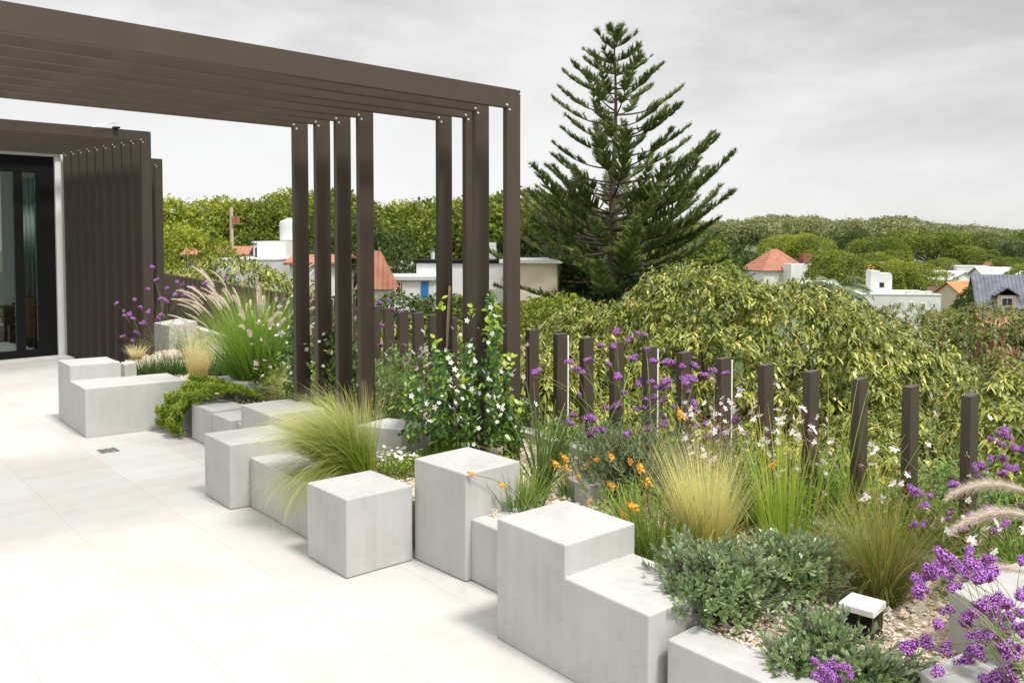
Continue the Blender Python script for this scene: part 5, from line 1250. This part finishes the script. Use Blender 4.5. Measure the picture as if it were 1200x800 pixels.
t, H, hw, hd = house('low white workshop with a gridded wooden window and blue door', 480, 326, 46, -4, 2.9, 4, M['white'], 'flat', M['greywall'], over=.15, slab=1)
W0 = -.35
win(t, W0, H - .72, .85, .66, -hd, M['cream']); add_box(t, 'door', M['bluepaint'], .95, 1.32, -hd - .04, -hd - .003, H - .98, H - .05)
for k in (-.25, 0.02, .28): add_box(t, 'glazing_bar', M['cream'], W0 + k - .02, W0 + k + .02, -hd - .055, -hd - .031, H - .65, H - .13)
t, H, hw, hd = house('white building with a rubble edged flat roof behind the workshop', 470, 314, 54, 4, 4.6, 5, M['cream'], 'flat', M['mortar'])
add_cyl(t, 'round_vent', M['tank'], .6, -1, H + .09, H + .45, .6)
t, H, hw, hd = house('long white flat roofed house behind the paired posts', 552, 307, 50, -3, 5.4, 5, M['white'], 'flat', M['black'], over=.1, slab=1, wins=((-.9, 5.55, .5, .5), (.35, 5.5, .5, .6)))
add_box(t, 'chimney', M['white'], 1.0, 1.45, -.6, -.1, H + .19, H + 1.1)
tank('pale round water tank on the long white house', 576, 290, 304, 49, .30, M['tank'])
c_ = D(507, 307, 49.5); v = thing('roof_vent', 'thin white roof vent left of the fifth tall post', 'vent', c_ + [0, 0, -.1])
add_cyl(v, 'pipe', M['white'], 0, 0, 0, .75, .12); add_cyl(v, 'cap', M['dtank'], 0, 0, .76, .84, .18)
t, H, hw, hd = house('cream flat roofed house between the front pergola post and the pine', 628, 307, 46, -8, 2.6, 4.4, M['cream'], 'flat', M['white'], over=.25, slab=1, wins=((.35, 5.2, .5, .6), (-.8, 5.1, .4, .5)))
mb = MB(); mb.add([[-1.2, -3.4, H - .9], [1.6, -3.4, H - 2.0], [1.6, -2.25, H - 2.0], [-1.2, -2.25, H - .9], [-1.2, -3.4, 0], [1.6, -3.4, 0], [1.6, -2.25, 0], [-1.2, -2.25, 0]], BF[:, ::-1]); mb.build('stair_wall', M['cream'], t)
up_ = D(271, 243, 50); t = thing('utility_pole', 'weathered wooden utility pole with a small orange box, left of the white water tank', 'pole', (up_[0], up_[1], GND)); hp = up_[2] - GND
mb = MB(); tubes(mb, np.array([[[0, 0, 0], [0, 0, hp]]]), np.array([[.14, .10]]), 8); mb.build('shaft', M['pole'], t)
add_box(t, 'meter_box', M['terra'], .1, .42, -.15, .15, hp - .95, hp - .5)
# wires bracket
# right group
t, H, hw, hd = house('house with an orange hipped roof and brick chimney right of the pine', 908, 292, 112, 14, 6.0, 5.2, M['white'], 'hip', M['terra'], 316, over=.35)
add_box(t, 'chimney', M['brick'], 2.6, 3.9, -2.4, -1.4, H - 3.2, H - .55); add_box(t, 'porch', M['white'], -.5, 2.2, -4.6, -2.61, 0, H - 1.75)
t, H, hw, hd = house('white house with a notched parapet, square tower and slim brick chimney', 1035, 343, 76, -7, 7.4, 6, M['white'], 'flat', M['white'], wins=((1.4, 3.4, .35, .5), (2.3, 3.3, .4, .5)))
tw = add_box(t, 'tower', M['white'], -1.45, .25, -1.6, .0, H + .09, H + 1.6); add_box(tw, 'tower_window', M['darkglass'], -.75, -.4, -1.63, -1.602, H + .55, H + .95)
for x in (-1.45, -.55): add_box(t, 'merlon', M['white'], x, x + .7, -1.6, -.0, H + 1.602, H + 1.95 - (.2 if x > -1 else 0))
for x in (-3.6, 1.0, 1.75, 2.6): add_box(t, 'merlon', M['white'], x, x + .45, -2.9, -2.4, H + .083, H + .33)
add_box(t, 'chimney', M['brick'], 3.0, 3.45, -2.2, -1.8, H - 1.2, H + .65)
t, H, hw, hd = house('white house with a pale sloping roof in the far cluster on the right', 1112, 318, 118, 20, 5.2, 5, M['white'], 'gabley', M['white'], 327)
t, H, hw, hd = house('white boxy house with a red gable in the far cluster on the right', 1138, 312, 124, -15, 4.4, 4, M['white'], 'flat', M['white'])
rg = MB(); rg.add([[1.0, -2.3, H - 1.4], [3.2, -2.3, H - 1.4], [2.1, -2.3, H + .6], [1.0, 1.5, H - 1.4], [3.2, 1.5, H - 1.4], [2.1, 1.5, H + .6]], [[0, 1, 4, 3], [1, 2, 5, 4], [2, 0, 3, 5]]); rg.F.append(np.array([[0, 2, 1], [3, 4, 5]])); rg.M.append(np.array([0, 0])); rg.build('red_gable', M['terra'], t); add_box(t, 'wing', M['white'], 1.1, 3.1, -2.2, 1.4, 0, H - 1.41)
t, H, hw, hd = house('orange roofed house left of the slate roof', 1124, 331, 88, 24, 3.1, 3.6, M['cream'], 'gable', M['terra2'], 346)
t, H, hw, hd = house('orange roof peeping over the yellow green trees', 1021, 308, 118, 20, 3.6, 3.6, M['white'], 'gable', M['terra2'], 317)
t, H, hw, hd = house('pale house with a low white roof at the right edge', 1178, 314, 104, -10, 6.2, 5, M['white'], 'gable', M['greywall'], 322, wins=((-1.2, 3.0, .7, .8),))
t, H, hw, hd = house('slate roofed house with a dormer window at the right edge', 1192, 324, 62, -22, 5.2, 6.4, M['cream'], 'gable', M['slate'], 356, over=.3, wins=((-1.2, 2.3, .8, .9),))
zz_ = H - 2.0; dm = MB(); box(dm, -1.55, -.45, -3.32, -1.2, zz_, zz_ + .85); dmo = dm.build('dormer', M['cream'], t)
rf = MB(); yy0, yy1 = -3.5, -1.0
for sg in (-1, 1):
    q = np.array([[-1.0, yy0, zz_ + 1.32], [-1.0 + sg * .78, yy0, zz_ + .78], [-1.0 + sg * .78, yy1, zz_ + .78], [-1.0, yy1, zz_ + 1.32]]); rf.add(np.r_[q, q + [0, 0, .07]], BF)
rf.build('dormer_roof', M['slate'], dmo)
wm = MB(); box(wm, -1.35, -.65, -3.37, -3.323, zz_ + .12, zz_ + .72); wo = wm.build('window', M['white'], dmo); wm = MB(); box(wm, -1.29, -1.02, -3.385, -3.371, zz_ + .18, zz_ + .66); box(wm, -.98, -.71, -3.385, -3.371, zz_ + .18, zz_ + .66); wm.build('pane', M['darkglass'], dmo)
t, H, hw, hd = house('low red tiled roof below the slate roofed house', 1165, 374, 58, 10, 1.8, 2.4, M['brick'], 'gable', M['terra'], 381)

t, H, hw, hd = house('small white house left of the far white cluster', 1092, 318, 122, 12, 3.6, 4, M['white'], 'flat', M['greywall'], wins=((-.6, 3.2, .6, .8), (.7, 3.2, .6, .8)))
t, H, hw, hd = house('small far house with a red brown roof over the yellow green trees', 1128, 313, 138, -8, 4.6, 4, M['white'], 'gable', M['terra'], 321, wins=((.4, 3.4, .7, .8),))
t, H, hw, hd = house('white walled house half hidden left of the hipped red roof', 866, 316, 118, 6, 4.2, 4, M['white'], 'flat', M['white'])
t, H, hw, hd = house('white low house between the brick chimney and the palm', 955, 330, 92, 8, 3.4, 4, M['white'], 'gable', M['greywall'], 336)
